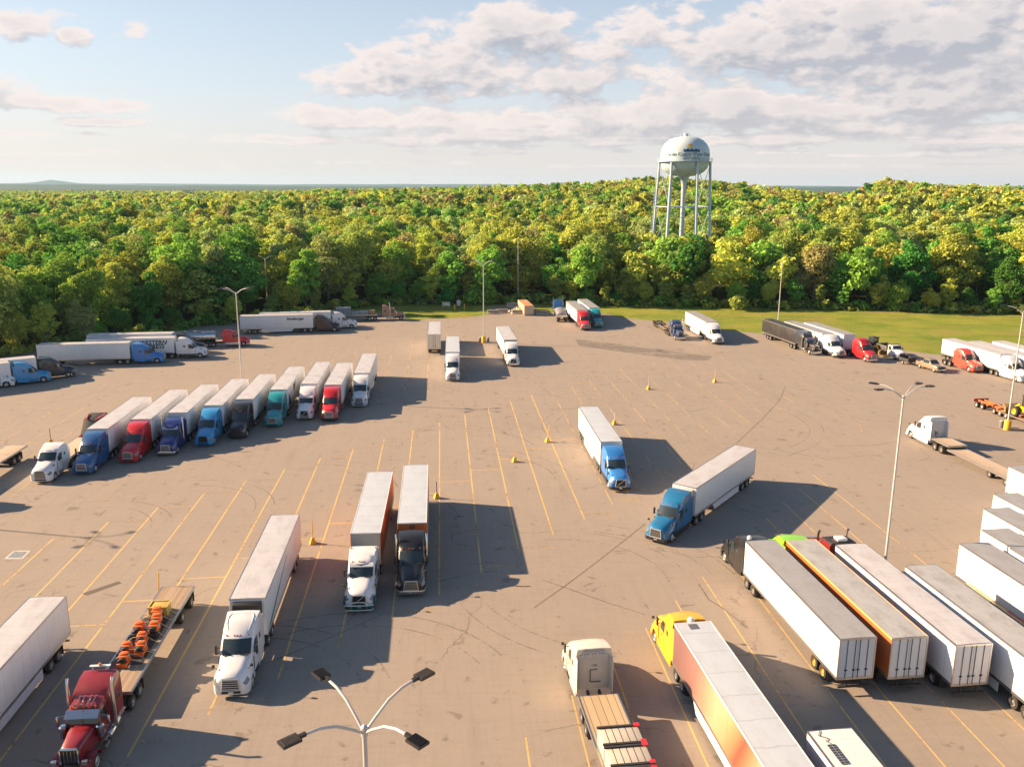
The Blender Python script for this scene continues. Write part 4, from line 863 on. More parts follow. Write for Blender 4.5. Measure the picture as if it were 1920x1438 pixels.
for x, yl in ((-3.6, 0), (-4.6, .3), (-5.9, 0), (-6.9, -.2), (-8.1, 0), (-9.2, .2), (-10.2, 0)):
    obj('cargo_strap', MB().tube([(x, -1.3, 1.40), (x, -1.22, 1.56), (x+yl, -.5, 2.05), (x+yl, .5, 2.05), (x, 1.22, 1.56), (x, 1.3, 1.40)], .025, 5).mesh('s'), mat('strap_cream', (.45, .38, .22), .7, dirt=.2), root)
def machine(x, y, label, kind=0, rz=0.0, k=1.0):
    k *= .70
    p = on_deck(root, x, y, 1.532); t = thing('compact_machine', label, 'machine', p, hd0 + rz, 'orange machines strapped to the flatbed')
    obj('housing', cached(('mh', kind, k), lambda: MB().box(-.55*k, .35*k, -.42*k, .42*k, .28, .95*k).prism([(-.55*k, .95*k), (.1*k, .95*k), (.0, 1.12*k), (-.5*k, 1.12*k)], 'y', -.36*k, .36*k).mesh('h', bevel=.05)), ORANGE, t)
    obj('engine', cached(('me', kind, k), lambda: MB().box(.34*k, .62*k, -.30*k, .30*k, .30, .72*k).lathe([(.001, .0), (.2, .0), (.2, .12), (.001, .14)], 'z', 10, (.45*k, 0, .72*k)).mesh('e', bevel=.03)), BLACK, t)
    obj('exhaust', cached(('mx', k), lambda: MB().cyl((.64*k, -.18, .45), (.80*k, -.18, .45), .11, n=10).mesh('x')), CHROME, t)
    obj('base_frame', cached(('mb', k), lambda: MB().box(-.6*k, .75*k, -.45*k, -.35*k, .06, .26).box(-.6*k, .75*k, .35*k, .45*k, .06, .26).box(-.62*k, -.5*k, -.45*k, .45*k, .0, .22).box(.6*k, .8*k, -.45*k, .45*k, .0, .3).mesh('b', bevel=.02)), ORANGE if kind == 0 else BLACK, t)
    for sd_ in (1, -1): obj('decal', cached(('md', k, sd_), lambda: MB().box(-.3*k, .05*k, sd_*.43*k-.012, sd_*.43*k+.012, .5, .66).mesh('d')), mat('decal_grey', (.35, .38, .42), .5), t)
machine(-3.3, -.25, 'single orange machine nearest the red truck cab on the flatbed')
machine(-4.7, .42, 'orange machine of the side-by-side pair, nearer the sunlit deck edge', 0)
machine(-4.7, -.55, 'orange machine of the side-by-side pair, on the dark mat side', 0)
machine(-6.0, .05, 'lone orange machine in the middle of the flatbed, behind the pair')
machine(-7.3, .5, 'tall orange machine with grey panel on the outer side of the flatbed', 1, 0, 1.12)
machine(-7.3, -.55, 'tall orange machine with grey panel on the inner side of the flatbed', 1, 0, 1.12)
machine(-8.5, .3, 'orange machine just ahead of the last one, towards the flatbed rear', 1, 0, 1.1)
machine(-9.5, .0, 'rearmost orange machine, against the yellow crate', 1, 0, 1.1)
p = on_deck(root, -10.6, -.1, 1.504); t = thing('crate', 'yellow wooden crate behind the orange machines', 'crate', p, hd0); t.scale = (1, .9, .65)
obj('crate_side', MB().box(-.55, .55, -.75, .75, .12, .98).mesh('c', bevel=.03), mat('crate_yellow', (.50, .34, .07), .7, dirt=.3), t)
for z in (.0, .98): obj('crate_frame', MB().box(-.6, .6, -.8, -.7, z, z+.1).box(-.6, .6, .7, .8, z, z+.1).box(-.6, -.5, -.7, .7, z, z+.1).box(.5, .6, -.7, .7, z, z+.1).mesh('c', bevel=.01), mat('crate_yellow_frame', (.55, .40, .10), .7, dirt=.3), t)
# white trailer cut by the left edge
Rr = at(89, 1118.7, 4.11); F = Vector((Rr.x, Rr.y, 0)) - UH*16.15
rig('dirty white box trailer cut by the left edge, beside the machine flatbed', GR_N, F, HD, None, None, name='box_trailer', cat='trailer', rk=dict(lod=2, legs_down=True, roof=ROOF_W, skirt=True))

# --- middle of the lot
F = at(1146.5, 828, 4.11)
rig('bright blue truck with white trailer standing alone between stall lines', GR_C, F, heading_from((1146.5, 828), (1102, 761)), 'aero', P['royal'], reach=5.8, tk=dict(grille='volvo', lower=P['black'], lod=2, top=.9), rk=dict(roof=ROOF_B, skirt=True, front=WALL_W))
F = at(1283.5, 910.5, 4.11)
t = rig('teal blue truck with silver grille turning with a white reefer trailer', GR_C, F, heading_from((1283.5, 910.5), (1396, 838.5)), 'aero', P['steelteal'], reach=6.0, tk=dict(grille='big', lod=2, lower=P['black']), rk=dict(wall=WALL_S, reefer=THERMO_W, skirt=True, roof=ROOF_W, lod=2))
F = at(848.5, 660, 4.11)
rig('white truck with silver barred grille and ribbed roof trailer, near the far lamp', GR_C, F, heading_from((848.5, 660), (848.5, 630)), 'aero', WH, reach=5.9, tk=dict(grille='bars'), rk=dict(roof=ROOF_B))
F = at(957, 637, 4.11)
rig('white truck with black grille right of the yellow lamp base', GR_C, F, heading_from((957, 637), (942.5, 612)), 'aero', WH, reach=5.9, tk=dict(grille='volvo', top=.9, chrome_bumper=True), rk=dict(roof=ROOF_W, reefer=THERMO_K))
Rr = at(814, 627, 4.11); F = Vector((Rr.x, Rr.y, 0)) + UH*16.15
rig('lone white box trailer seen from its rear doors near the far lamp', GR_C, F, HD+math.pi, None, None, name='box_trailer', cat='trailer', rk=dict(legs_down=True, roof=ROOF_W, door=wall_mat('door_cream', (.62, .58, .50), dirt=.35)))

# --- row along the trees on the left
def facing(front_px, zf, back_px, zb):
    a, b = at(*front_px, zf), at(*back_px, zb); return frame_of(a, b)
def side_rig(bump_px, back_px, label, style, col, kind='box', tk=None, rk=None, group=GR_TREE, L=16.15, reach=5.9):
    """bump_px: ground under the bumper, back_px: ground under the trailer's rear on the same near side"""
    a, b = at(*bump_px, 0), at(*back_px, 0); hd = frame_of(a, b); d = Vector((math.cos(hd), math.sin(hd), 0)); s = Vector((-d.y, d.x, 0))
    F = a - d*reach + s*1.25
    return rig(label, group, F, hd, style, col, kind, reach, tk, dict(rk or {}, L=L)), hd
side_rig((28, 726), (-160, 742), 'white truck nose cut by the left edge, in front of the sky blue one', 'aero', WH, tk=dict(grille='bars'))
side_rig((97, 716), (-100, 740), 'sky blue truck with mural on its door and white trailer, left edge', 'aero', P['skyblue'], tk=dict(grille='bars', top=.9))
side_rig((143, 706.5), (-60, 729), 'glossy black truck just behind the sky blue mural truck, left edge', 'aero', P['inky'], tk=dict(grille='bars', top=.9))
side_rig((307, 681.5), (88, 688), 'bright blue truck with long white trailer under the trees', 'aero', P['royal'], tk=dict(grille='volvo', top=.9), rk=dict(wall=WALL_S))
t, h = side_rig((387, 671.5), (172, 676), 'white truck whose trailer reads WESTERN EXPRESS in black', 'aero', WH, tk=dict(grille='bars', lower=P['charcoal']), rk=dict(wall=WALL_W, roof=ROOF_W))
for txt, z, x in (('WESTERN', 3.25, -3.9), ('EXPRESS', 2.45, -4.0)):
    o = obj('lettering', text_mesh(txt, txt, 1.15, .25, .03), BLACK, [c for c in t.children if c.name.startswith('cargo_box')][0]); o.matrix_local = Matrix.Translation((x, -1.31, z)) @ Matrix.Rotation(math.pi/2, 4, 'X')
side_rig((383, 662), (180, 667), 'black truck half hidden behind the WESTERN EXPRESS truck', 'aero', P['black'], tk=dict(grille='bars', lod=0), rk=dict(roof=ROOF_W))
t, h = side_rig((637, 622), (457, 627), 'dark maroon truck whose white trailer reads Strasburger', 'aero', P['plum'], tk=dict(grille='bars', top=.9), rk=dict(wall=WALL_S, skirt=True, roof=ROOF_W))
o = obj('lettering', text_mesh('stras', 'Strasburger', .82, 0, .03), BLACK, [c for c in t.children if c.name.startswith('cargo_box')][0]); o.matrix_local = Matrix.Translation((-3.9, -1.31, 3.25)) @ Matrix.Rotation(math.pi/2, 4, 'X')
side_rig((669, 616), (495, 621), 'white truck behind the dark maroon one under the trees', 'aero', WH, tk=dict(grille='volvo', top=.9), rk=dict(roof=ROOF_W))
# silver tanker
hd = facing((468, 649), 0, (330, 655), 0); a = at(468, 649); d = Vector((math.cos(hd), math.sin(hd), 0)); F = a - d*6.6 + Vector((-d.y, d.x, 0))*1.25
tk_ = thing('tanker_truck', 'red truck pulling a shiny silver tank trailer along the trees', 'tanker truck', (F.x, F.y, .012), hd, GR_TREE)
tractor(tk_, 'aero', P['scarlet'], 6.6, grille='bars', top=.55, L=4.9, lod=1, lower=ALU)
tank = obj('tank', MB().lathe([(.001, -12.6), (.7, -12.55), (1.0, -12.4), (1.08, -12.2), (1.08, -.3), (1.0, -.1), (.7, .02), (.001, .05)], 'x' if 0 else 'y', 24).mesh('t', smooth=40), mat('tank_steel', (.62, .62, .62), .22, 1.0, dirt=.12), tk_, (0, 0, 2.25), -math.pi/2)
for k in range(7): obj('tank_band', cached('tband', lambda: MB().lathe([(1.08, -.05), (1.105, -.05), (1.105, .05), (1.08, .05)], 'y', 24).mesh('b')), ALU, tank, (0, -11.2+k*1.75, 0))
obj('catwalk', MB().box(-9, -3, -.35, .35, 3.36, 3.42).cyl((-6, 0, 3.3), (-6, 0, 3.52), .3, n=14).cyl((-4, 0, 3.3), (-4, 0, 3.5), .3, n=14).mesh('c'), ALU, tk_)
obj('trailer_frame', MB().box(-12.3, -.4, -.5, .5, .95, 1.2).box(-3.0, -2.8, -.8, -.6, .4, 1.0).box(-3.0, -2.8, .6, .8, .4, 1.0).box(-11.2, -11.0, -.85, .85, .42, .6).box(-9.9, -9.7, -.85, .85, .42, .6).mesh('f'), FRAME, tk_)
obj('hose_tray', MB().box(-9.2, -3.4, -1.15, -.95, .95, 1.2).box(-9.2, -3.4, .95, 1.15, .95, 1.2).mesh('h', bevel=.02), ALU, tk_)
for x in (-11.1, -9.8):
    for s in (1, -1): wheel(tk_, x, s*1.22, .51, .27, True, RIM)
# flatbed with steel bundles
t, h = side_rig((761, 600.5), (602, 604), 'tan long-nosed truck hauling steel bundles beside the lawn', 'classic', P['tan'], 'flat', rk=dict(), L=14.6, reach=7.1)
GS = 'loads on the steel flatbed'
def bundle(t, h, x, ln, w, ht, z0, label, me_m):
    p = on_deck(t, x, 0, z0); q = thing('steel_bundle', label, 'steel bundle', p, h, GS)
    mb = MB(); nz = max(2, int(ht/.22)); ny = 4
    for i in range(nz):
        for k in range(ny): mb.box(-ln/2, ln/2, -w/2+k*w/ny+.02, -w/2+(k+1)*w/ny-.02, i*ht/nz+.01, (i+1)*ht/nz-.02)
    obj('tube_stack', mb.mesh('t'), me_m, q)
    for e in (-.35, 0, .35): obj('band', MB().box(e*ln-.03, e*ln+.03, -w/2-.01, w/2+.01, 0.0, ht+.015).mesh('b'), FRAME, q)
bundle(t, h, -8.3, 3.6, 2.2, 1.9, 1.504, 'tall stack of bluish steel tubing in the middle of the steel flatbed', STEELB)
bundle(t, h, -4.3, 4.0, 2.2, .95, 1.504, 'low stack of bluish steel tubing nearer the tan truck', STEELB)
bundle(t, h, -12.4, 4.0, 2.2, 1.15, 1.504, 'pale steel stack at the tail of the steel flatbed', GALV)
p = on_deck(t, -1.3, 0, 1.504); q = thing('wooden_crate', 'brown wooden crate just behind the tan truck', 'crate', p, h, GS)
obj('crate_side', MB().box(-.7, .7, -.8, .8, .1, 1.0).mesh('c', bevel=.02), mat('crate_brown', (.36, .22, .11), .8, dirt=.3), q); obj('crate_frame', MB().box(-.74, .74, -.84, .84, .0, .1).box(-.74, .74, -.84, .84, 1.0, 1.06).mesh('c'), mat('crate_brown_frame', (.42, .27, .14), .8, dirt=.3), q)

# --- far edge
F = at(1092, 581.4, 4.11); hd = heading_from((1092, 581.4), (1068.5, 562.6)); t = rig('red truck with red-striped white trailer beside the teal one at the far grass', GR_FAR, F, hd, 'aero', P['scarlet'], reach=5.6, tk=dict(grille='bars', lower=P['charcoal']), rk=dict(L=16.15, roof=ROOF_G))
bd = [c for c in t.children if c.name.startswith('cargo_box')][0]
for s in (1, -1): obj('red_stripe', MB().box(-16.0, -.1, s*1.3-.003, s*1.3+.008*s, 3.62, 3.86).prism([(-1.0, 1.9), (-2.3, 1.9), (-2.3, 2.2), (-1.6, 2.3), (-1.3, 3.3), (-.9, 3.3)], 'y', s*1.3, s*1.308).mesh('s'), P['scarlet'], bd)
F = at(1114.6, 577, 4.11); rig('teal truck with white trailer beside the red one at the far grass', GR_FAR, F, hd, 'aero', P['teal'], reach=5.7, tk=dict(grille='bars'), rk=dict(roof=ROOF_G))
Rr = at(1054, 594.5, 1.35); hb_ = HD + math.pi - R(4)
d = Vector((math.cos(hb_), math.sin(hb_), 0)); F = Vector((Rr.x, Rr.y, 0)) + d*13.5
t = rig('blue long-nosed truck seen from behind with a grey tarped flatbed, beside the rusty container', GR_FAR, F, hb_, 'classic', P['royal'], 'flat', 6.8, rk=dict(L=13.5, wheels=(-11.6, -12.9)))
p = on_deck(t, -6.6, 0, 1.504); q = thing('tarped_load', 'grey tarp covered load on the flatbed by the rusty container', 'load', p, hb_)
mb = MB(); rr = random.Random(3); N = 12; pr = []
for i in range(N+1):
    x = -5.2 + 10.4*i/N; hgt = .75 + .3*math.sin(i*1.1) + rr.uniform(-.1, .1); hgt = hgt if 0 < i < N else .25
    pr.append([(x, -1.2, 0), (x, -1.18, hgt*.55), (x, -.7, hgt), (x, 0, hgt*1.12), (x, .7, hgt), (x, 1.18, hgt*.55), (x, 1.2, 0)])
mb.add([v for r_ in pr for v in r_], [(i*7+j, i*7+j+1, (i+1)*7+j+1, (i+1)*7+j) for i in range(N) for j in range(6)] + [tuple(range(7)), tuple(reversed(range(N*7, N*7+7)))])
obj('tarp', mb.mesh('t', smooth=60), TARP_G, q)
for x in (-3.5, -1, 1.5, 3.8): obj('strap', MB().box(x-.04, x+.04, -1.23, -1.205, 0, .7).box(x-.04, x+.04, 1.205, 1.23, 0, .7).mesh('s'), BLACK, q)
# lowboy
hd = facing((1277, 639), 0, (1222, 603), 0); a = at(1277, 639); d = Vector((math.cos(hd), math.sin(hd), 0)); F = Vector((a.x, a.y, 0)) - d*6.3
lb = thing('lowboy_truck', 'dark blue long-nosed truck with an empty low-loader trailer by the far grass', 'low-loader truck', (F.x, F.y, .012), hd, GR_FAR)
tractor(lb, 'classic', P['bluegrey'], 6.3, drives=(-.2, -1.5, -2.8), frame_back=-3.4, lod=1)
def lowboy(root, L=15.0, col=FRAME, deck=DECK, axles=3, zl=.75):
    obj('gooseneck', MB().prism([(-.3, 1.15), (-3.4, 1.15), (-4.2, zl-.1), (-4.4, zl-.1), (-4.4, zl+.12), (-3.7, 1.45), (-.3, 1.45)], 'y', -.55, .55).mesh('g', bevel=.03), col, root)
    obj('deck', MB().box(-L+4.6, -4.42, -1.3, -.35, zl-.06, zl).box(-L+4.6, -4.42, .35, 1.3, zl-.06, zl).mesh('d'), deck, root)
    obj('trailer_frame', MB().box(-L+4.4, -4.4, -.32, .32, zl-.3, zl-.1).box(-L+4.4, -4.4, -1.36, -1.305, zl-.25, zl+.02).box(-L+4.4, -4.4, 1.305, 1.36, zl-.25, zl+.02).box(-L, -L+4.6, -.6, -.42, .75, 1.05).box(-L, -L+4.6, .42, .6, .75, 1.05).box(-L-.05, -L+.1, -1.2, 1.2, .8, 1.1).box(-L+2, -L+2.2, -.42, .42, .8, 1.0).mesh('f', bevel=.01), col, root)
    for k in range(axles):
        for s in (1, -1): wheel(root, -L+.9+k*1.3, s*1.24, .47, .26, True, RIM)
lowboy(lb)
F = at(1335, 603.5, 4.11); hdr = heading_from((1335, 603.5), (1289, 580.5)); rig('white truck with white trailer alone on the far grass edge', GR_FAR, F, hdr, 'aero', WH, reach=5.6, tk=dict(grille='bars', lower=P['charcoal']), rk=dict(roof=ROOF_G, skirt=True))
F = at(1504, 619, 4.11); hd3 = heading_from((1504, 619), (1447.5, 600.4)); rig('dark grey long-nosed truck with black curtain trailer, by the far grass', GR_FAR, F, hd3, 'classic', P['charcoal'], reach=6.6, rk=dict(wall=WALL_K, roof=roof_mat('roof_black', (.03, .03, .032), .2), front=WALL_W, L=15.4, rail=ALU))
F = at(1553, 625, 4.11); rig('white truck with white trailer between the dark grey truck and the parked trailer', GR_FAR, F, hd3, 'aero', WH, reach=5.5, tk=dict(grille='bars', lower=P['charcoal']), rk=dict(roof=ROOF_G))
F = at(1593.6, 627, 4.11); rig('white box trailer without truck, left of the crimson cab', GR_FAR, F, hd3, None, None, name='box_trailer', cat='trailer', rk=dict(roof=ROOF_G, legs_down=True))
def bobtail(bump_px, hd, label, col, group, top=1.0, **k):
    a = at(*bump_px, 0); d = Vector((math.cos(hd), math.sin(hd), 0)); F = a - d*5.9
    t = thing('semi_tractor', label, 'truck', (F.x, F.y, .012), hd, group); tractor(t, 'aero', col, 5.9, top=top, **k); return t
bobtail((1637, 680), hd3, 'crimson truck without trailer beside the yellow loader', P['crimson'], GR_FAR, grille='big', chrome_bumper=True)
bobtail((1834, 700), hd3, 'coral red truck without trailer, its rear wheels bare', P['coral'], GR_FAR, grille='bars', top=.8, rim=RIM)
F = at(1888, 664, 4.11); hd7 = heading_from((1888, 664), (1779, 634.5)); rig('white truck and trailer standing just behind the coral red truck, right edge', GR_FAR, F, hd7, 'aero', WH, reach=5.4, tk=dict(grille='volvo', lower=WH), rk=dict(roof=ROOF_W))
for px, lab in (((1828, 639.5), 'white box trailer just behind the one beside the coral red truck'), ((1872, 639.2), 'white box trailer cut by the right edge on the far grass')):
    Rr = at(*px, 4.11); d = Vector((math.cos(hd7), math.sin(hd7), 0)); F = Vector((Rr.x, Rr.y, 0)) + d*16.15
    rig(lab, GR_FAR, F, hd7, None, None, name='box_trailer', cat='trailer', rk=dict(roof=ROOF_W, legs_down=True))

# --- near right field
hdD = heading_from((1425.6, 1012.8), (1611, 1197.4))
for f, lab, c, st_, tk, rk in (((1425.6, 1012.8), 'glossy black truck with plain white trailer, first of the near right group', P['black'], 'aero', dict(grille='big', top=.8, chrome_bumper=True, lod=2), dict(roof=ROOF_G, rim=RIMY, lod=2)),
                          ((1502, 1012), 'lime green truck with orange-sided trailer in the near right group', P['green'], 'aero', dict(grille='bars', top=.8, lod=1), dict(roof=ROOF_OLD, wall=WALL_O, rail=mat('rail_apricot', (.72, .42, .16), .5), lod=2)),
                          ((1594, 1019.7), 'dark red truck with black sleeper roof and white trailer in the near right group', P['darkred'], 'classic', dict(lod=1), dict(roof=ROOF_W, wall=WALL_W, lod=2)),
                          ((1726, 1059.3), 'white trailer with weathered grey roof right of the lamp, no truck in view', None, None, None, dict(roof=ROOF_OLD, lod=2, legs_down=True, skirt=True))):
    t = rig(lab, GR_D, at(*f, 4.11), hdD, st_, c, reach=5.9 if st_ != 'classic' else 6.9, tk=tk, rk=rk, **({} if st_ else dict(name='box_trailer', cat='trailer')))
    if c is P['darkred']:
        obj('sleeper_roof', MB().prism([(.95, 3.78), (2.75, 3.66), (2.75, 3.56), (.95, 3.60)], 'y', -1.12, 1.12).mesh('s', bevel=.05), BLACK, t)
        obj('air_conditioner', MB().box(1.2, 2.0, -.45, .45, 3.78, 4.05).mesh('a', bevel=.08), WH, t)
    if c in (P['black'],):
        obj('roof_dome', MB().lathe([(.001, .34), (.12, .31), (.20, .2), (.21, .05), (.16, 0)], 'z', 14, (1.1, .5, 3.75)).mesh('d'), WH, t)
for f, lab in (((1826, 1017.5), 'white trailer nearest the striped deck, lower right'), ((1866, 991.5), 'white trailer second up the stepped stack at the right edge'), ((1868.5, 952.3), 'white trailer third up the stepped stack at the right edge'),
               ((1886, 924.8), 'white trailer fourth up the stepped stack at the right edge'), ((1912, 873.5), 'white trailer at the top of the stepped stack, right edge'), ((1920, 1026), 'white trailer peeping over the lower stepped trailers, right edge')):
    rig(lab, 'white trailers stepped at the right edge', at(*f, 4.11), hdD, None, None, name='box_trailer', cat='trailer', rk=dict(roof=ROOF_G, legs_down=True, lod=1))
t = rig('flatbed trailer with yellow and red deck between the white trailers, right edge', GR_D, at(1838, 1092, 1.4), hdD, None, None, 'flat', name='flatbed_trailer', cat='trailer', rk=dict(deck=mat('deck_mustard', (.55, .36, .12), .8, dirt=.5), z=1.4))
obj('deck_panel', MB().box(-7.5, -4.8, -1.2, 1.2, 1.402, 1.42).mesh('p'), mat('deck_red', (.38, .10, .07), .8, dirt=.4), t)
# yellow truck with the sunset trailer
F = at(1298.5, 1166.3, 4.11); hdE = heading_from((1333, 1165.6), (1480, 1372))
t = rig('yellow truck pulling a trailer painted with an orange sunset, foreground', GR_N, F, hdE, 'aero', P['yellow'], reach=5.75, tk=dict(grille='bars', lod=2, lower=P['yellow']), rk=dict(wall=WALL_MURAL, roof=ROOF_B, rail=WH, lod=2, skirt=True))
obj('roof_dome', MB().lathe([(.001, .42), (.15, .38), (.25, .26), (.26, .08), (.20, 0)], 'z', 16, (.35, .0, 3.88)).mesh('d'), WH, t)
obj('roof_vent', MB().box(-.95, -.30, -.15, .45, 4.12, 4.15).mesh('v'), mat('vent_dark', (.10, .12, .14), .5), [c for c in t.children if c.name.startswith('cargo_box')][0])
for s in (1, -1): obj('rear_light', MB().box(.56, .58, s*.8-.25, s*.8+.25, 3.52, 3.55).mesh('l'), PLATE, t)
# white truck with the crate flatbed
F = at(1121.7, 1303, 1.5); hdH = heading_from((1085, 1304.6), (1131.4, 1438), 1.5)
t = rig('cream white truck seen from behind pulling a flatbed of pale panel packs', GR_N, F, hdH, 'aero', paint('cream', (.68, .63, .54)), 'flat', reach=6.6, tk=dict(grille='bars', lod=2), rk=dict(deck=DECK_TAN, L=14.6))
bw = MB().box(1.405, 1.44, -1.02, 1.02, 1.1, 3.55)
wall_b = obj('rear_wall', bw.mesh('b', bevel=.02), paint('grey_cream', (.50, .48, .42)), t)
gr = MB().tube([(1.39, -.45, 1.6), (1.34, -.45, 1.62), (1.34, .2, 1.62), (1.39, .2, 1.6)], .025, 6).tube([(1.39, -.2, 2.5), (1.34, -.2, 2.5), (1.34, .25, 2.5), (1.34, .25, 1.62)], .025, 6)
obj('grab_rail', gr.mesh('g'), FRAME, wall_b)
o = obj('lettering', text_mesh('1238', '1238', .2), BLACK, wall_b); o.matrix_local = Matrix.Translation((1.40, 0, 2.78)) @ Matrix.Rotation(-math.pi/2, 4, 'Z') @ Matrix.Rotation(math.pi/2, 4, 'X')
ap = [(-.85, 3.35), (.85, 3.35), (.70, 3.85), (.3, 3.97), (-.3, 3.97), (-.70, 3.85)]
obj('roof_opening', MB().prism(ap, 'x', 1.41, 1.45).mesh('o'), mat('opening_grey', (.38, .37, .33), .6), wall_b)
for y in (-.5, 0, .5): obj('brace', cached(('brc', y), lambda: MB().tube([(1.40, y-.26, 3.40), (1.39, y-.2, 3.75), (1.39, y+.2, 3.75), (1.40, y+.26, 3.40)], .03, 5).mesh('r')), WH, wall_b)
for k, (x, ht, lab) in enumerate(((-5.7, 1.1, 'pale strapped panel pack nearest the cream truck'), (-7.5, 1.1, 'second pale strapped panel pack on the cream truck flatbed'), (-9.4, 1.0, 'third pale strapped panel pack, at the bottom edge'))):
    p = on_deck(t, x, 0, 1.505); q = thing('panel_pack', lab, 'load', p, hdH, 'panel packs on the cream truck flatbed')
    obj('panels', MB().box(-.82, .82, -1.18, 1.18, .08, ht).mesh('p', bevel=.03), mat('panel_cream', (.50, .46, .38), .6, dirt=.3), q)
    for xx in (-.78, .78): obj('edge_beam', MB().box(xx-.07, xx+.07, -1.24, 1.24, ht+.002, ht+.09).mesh('b'), FRAME, q)
    for yy in (-.8, -.4, 0, .4, .8): obj('strap', MB().box(-.84, .84, yy-.012, yy+.012, ht+.001, ht+.012).box(.82, .84, yy-.012, yy+.012, .08, ht).mesh('s'), BLACK, q)
    obj('strap_end', MB().box(.60, .90, -1.28, -.95, ht+.09, ht+.13).box(-.9, -.62, -1.28, -.98, ht+.09, ht+.13).mesh('e'), P['scarlet'], q)
# trailer with the solar panel, bottom edge
F = at(1555, 1367, 4.11); t = rig('white trailer with a small solar panel on its roof, bottom edge', GR_N, F, hdE, None, None, name='box_trailer', cat='trailer', rk=dict(roof=roof_mat('roof_clean', (.68, .67, .65), .15), rail=ALU, lod=2, legs_down=True))
bd = [c for c in t.children if c.name.startswith('cargo_box')][0]
sp_ = obj('solar_panel', MB().box(-2.9, -1.3, .35, .80, 4.128, 4.155).mesh('s'), mat('solar_blue', (.04, .05, .07), .25, dirt=0), bd)
g2 = MB(); 
for k in range(9): g2.box(-2.9+.2*k-.008, -2.9+.2*k+.008, .35, .80, 4.156, 4.159)
g2.box(-2.9, -1.3, .57, .58, 4.1565, 4.1595); obj('cell_grid', g2.mesh('g'), GALV, sp_)
obj('cable', MB().tube([(-1.3, .5, 4.15), (-1.0, .7, 4.15), (-.8, .45, 4.15), (-.5, .9, 4.15), (-.1, .6, 4.15)], .02, 5).mesh('c'), BLACK, bd)
# white truck with the step deck, driving away
g0, g1 = at(1749.7, 843.7), at(1877, 907.5); hdW = frame_of(g0, g1); d = Vector((math.cos(hdW), math.sin(hdW), 0)); sv = Vector((-d.y, d.x, 0))
F = g0 + d*.45 - sv*1.25
t = rig('white truck seen from behind pulling an empty wooden step deck trailer', GR_C, Vector((F.x, F.y, 0)), hdW, 'aero', WH, 'flat', reach=6.1, tk=dict(grille='bars', lod=2, lower=WH), rk=dict(L=15.2, step=(-3.3, .98), deck=DECK_P, wheels=(-11.2, -14.0), z=1.45, legs=False))
obj('rear_wall', MB().box(.905, .945, -1.0, 1.0, 1.1, 3.4).mesh('b', bevel=.02), paint('grey_white', (.60, .59, .56)), t)
obj('air_lines', MB().tube([(.88, .3, 2.1), (.80, .35, 1.6), (.3, .2, 1.3), (-.2, .1, 1.5)], .03, 6).tube([(.88, .05, 2.1), (.82, .1, 1.7), (.88, .45, 2.2)], .03, 6).mesh('a'), BLACK, t)

# --- machines and small vehicles on the right
def loader(p, rz, label, group=None, k=1.0):
    t = thing('wheel_loader', label, 'loader', p, rz, group); Y = P['yellow']
    obj('rear_body', cached('ld_body', lambda: MB().prism([(-3.0, 1.1), (-.3, 1.1), (-.3, 2.0), (-1.2, 2.25), (-2.8, 2.1), (-3.05, 1.7)], 'y', -.75, .75).mesh('b', bevel=.12)), Y, t)
    obj('front_frame', cached('ld_ff', lambda: MB().prism([(-.3, .8), (1.5, .8), (1.6, 1.3), (.9, 1.9), (-.2, 1.6)], 'y', -.5, .5).mesh('f', bevel=.06)), Y, t)
    c = obj('cab', cached('ld_cab', lambda: MB().prism([(-1.1, 2.0), (.2, 1.6), (.25, 3.2), (-1.0, 3.2)], 'y', -.62, .62).mesh('c', bevel=.08)), GLASS, t)
    obj('cab_roof', cached('ld_rf', lambda: MB().box(-1.2, .4, -.75, .75, 3.2, 3.35).box(-1.1, -1.0, -.66, -.58, 2, 3.2).box(-1.1, -1.0, .58, .66, 2, 3.2).box(.18, .28, -.66, -.58, 1.7, 3.2).box(.18, .28, .58, .66, 1.7, 3.2).mesh('r', bevel=.04)), BLACK, c)
    for s in (1, -1): obj('lift_arm', cached(('ld_arm', s), lambda: MB().prism([(.5, 1.8), (.8, 2.0), (2.7, .75), (2.6, .5)], 'y', s*.6-.1, s*.6+.1).mesh('a', bevel=.04)), Y, t)
    obj('bucket', cached('ld_bk', lambda: MB().prism([(2.5, .2), (3.9, .12), (3.9, .2), (2.9, .35), (2.8, .9), (3.2, 1.35), (3.1, 1.4), (2.55, 1.0)], 'y', -1.35, 1.35).mesh('k', bevel=.02)), mat('bucket_steel', (.25, .17, .06), .6, dirt=.6), t)
    for x in (-1.9, 1.0):
        for s in (1, -1):
            w = obj('wheel', tyre_mesh(.78, .58, False), TYRE, t, (x, s*1.25, .78), 0 if s > 0 else math.pi); obj('rim', rim_mesh(.78, .12), Y, w)
    obj('exhaust_stack', cached('ld_ex', lambda: MB().cyl((-2.1, .3, 2.1), (-2.1, .3, 2.9), .07, n=8).mesh('x')), BLACK, t); return t
a = at(1650, 668); loader((a.x, a.y+3.0, .012), hd3+R(10), 'yellow wheel loader between the crimson truck and the white dump truck')
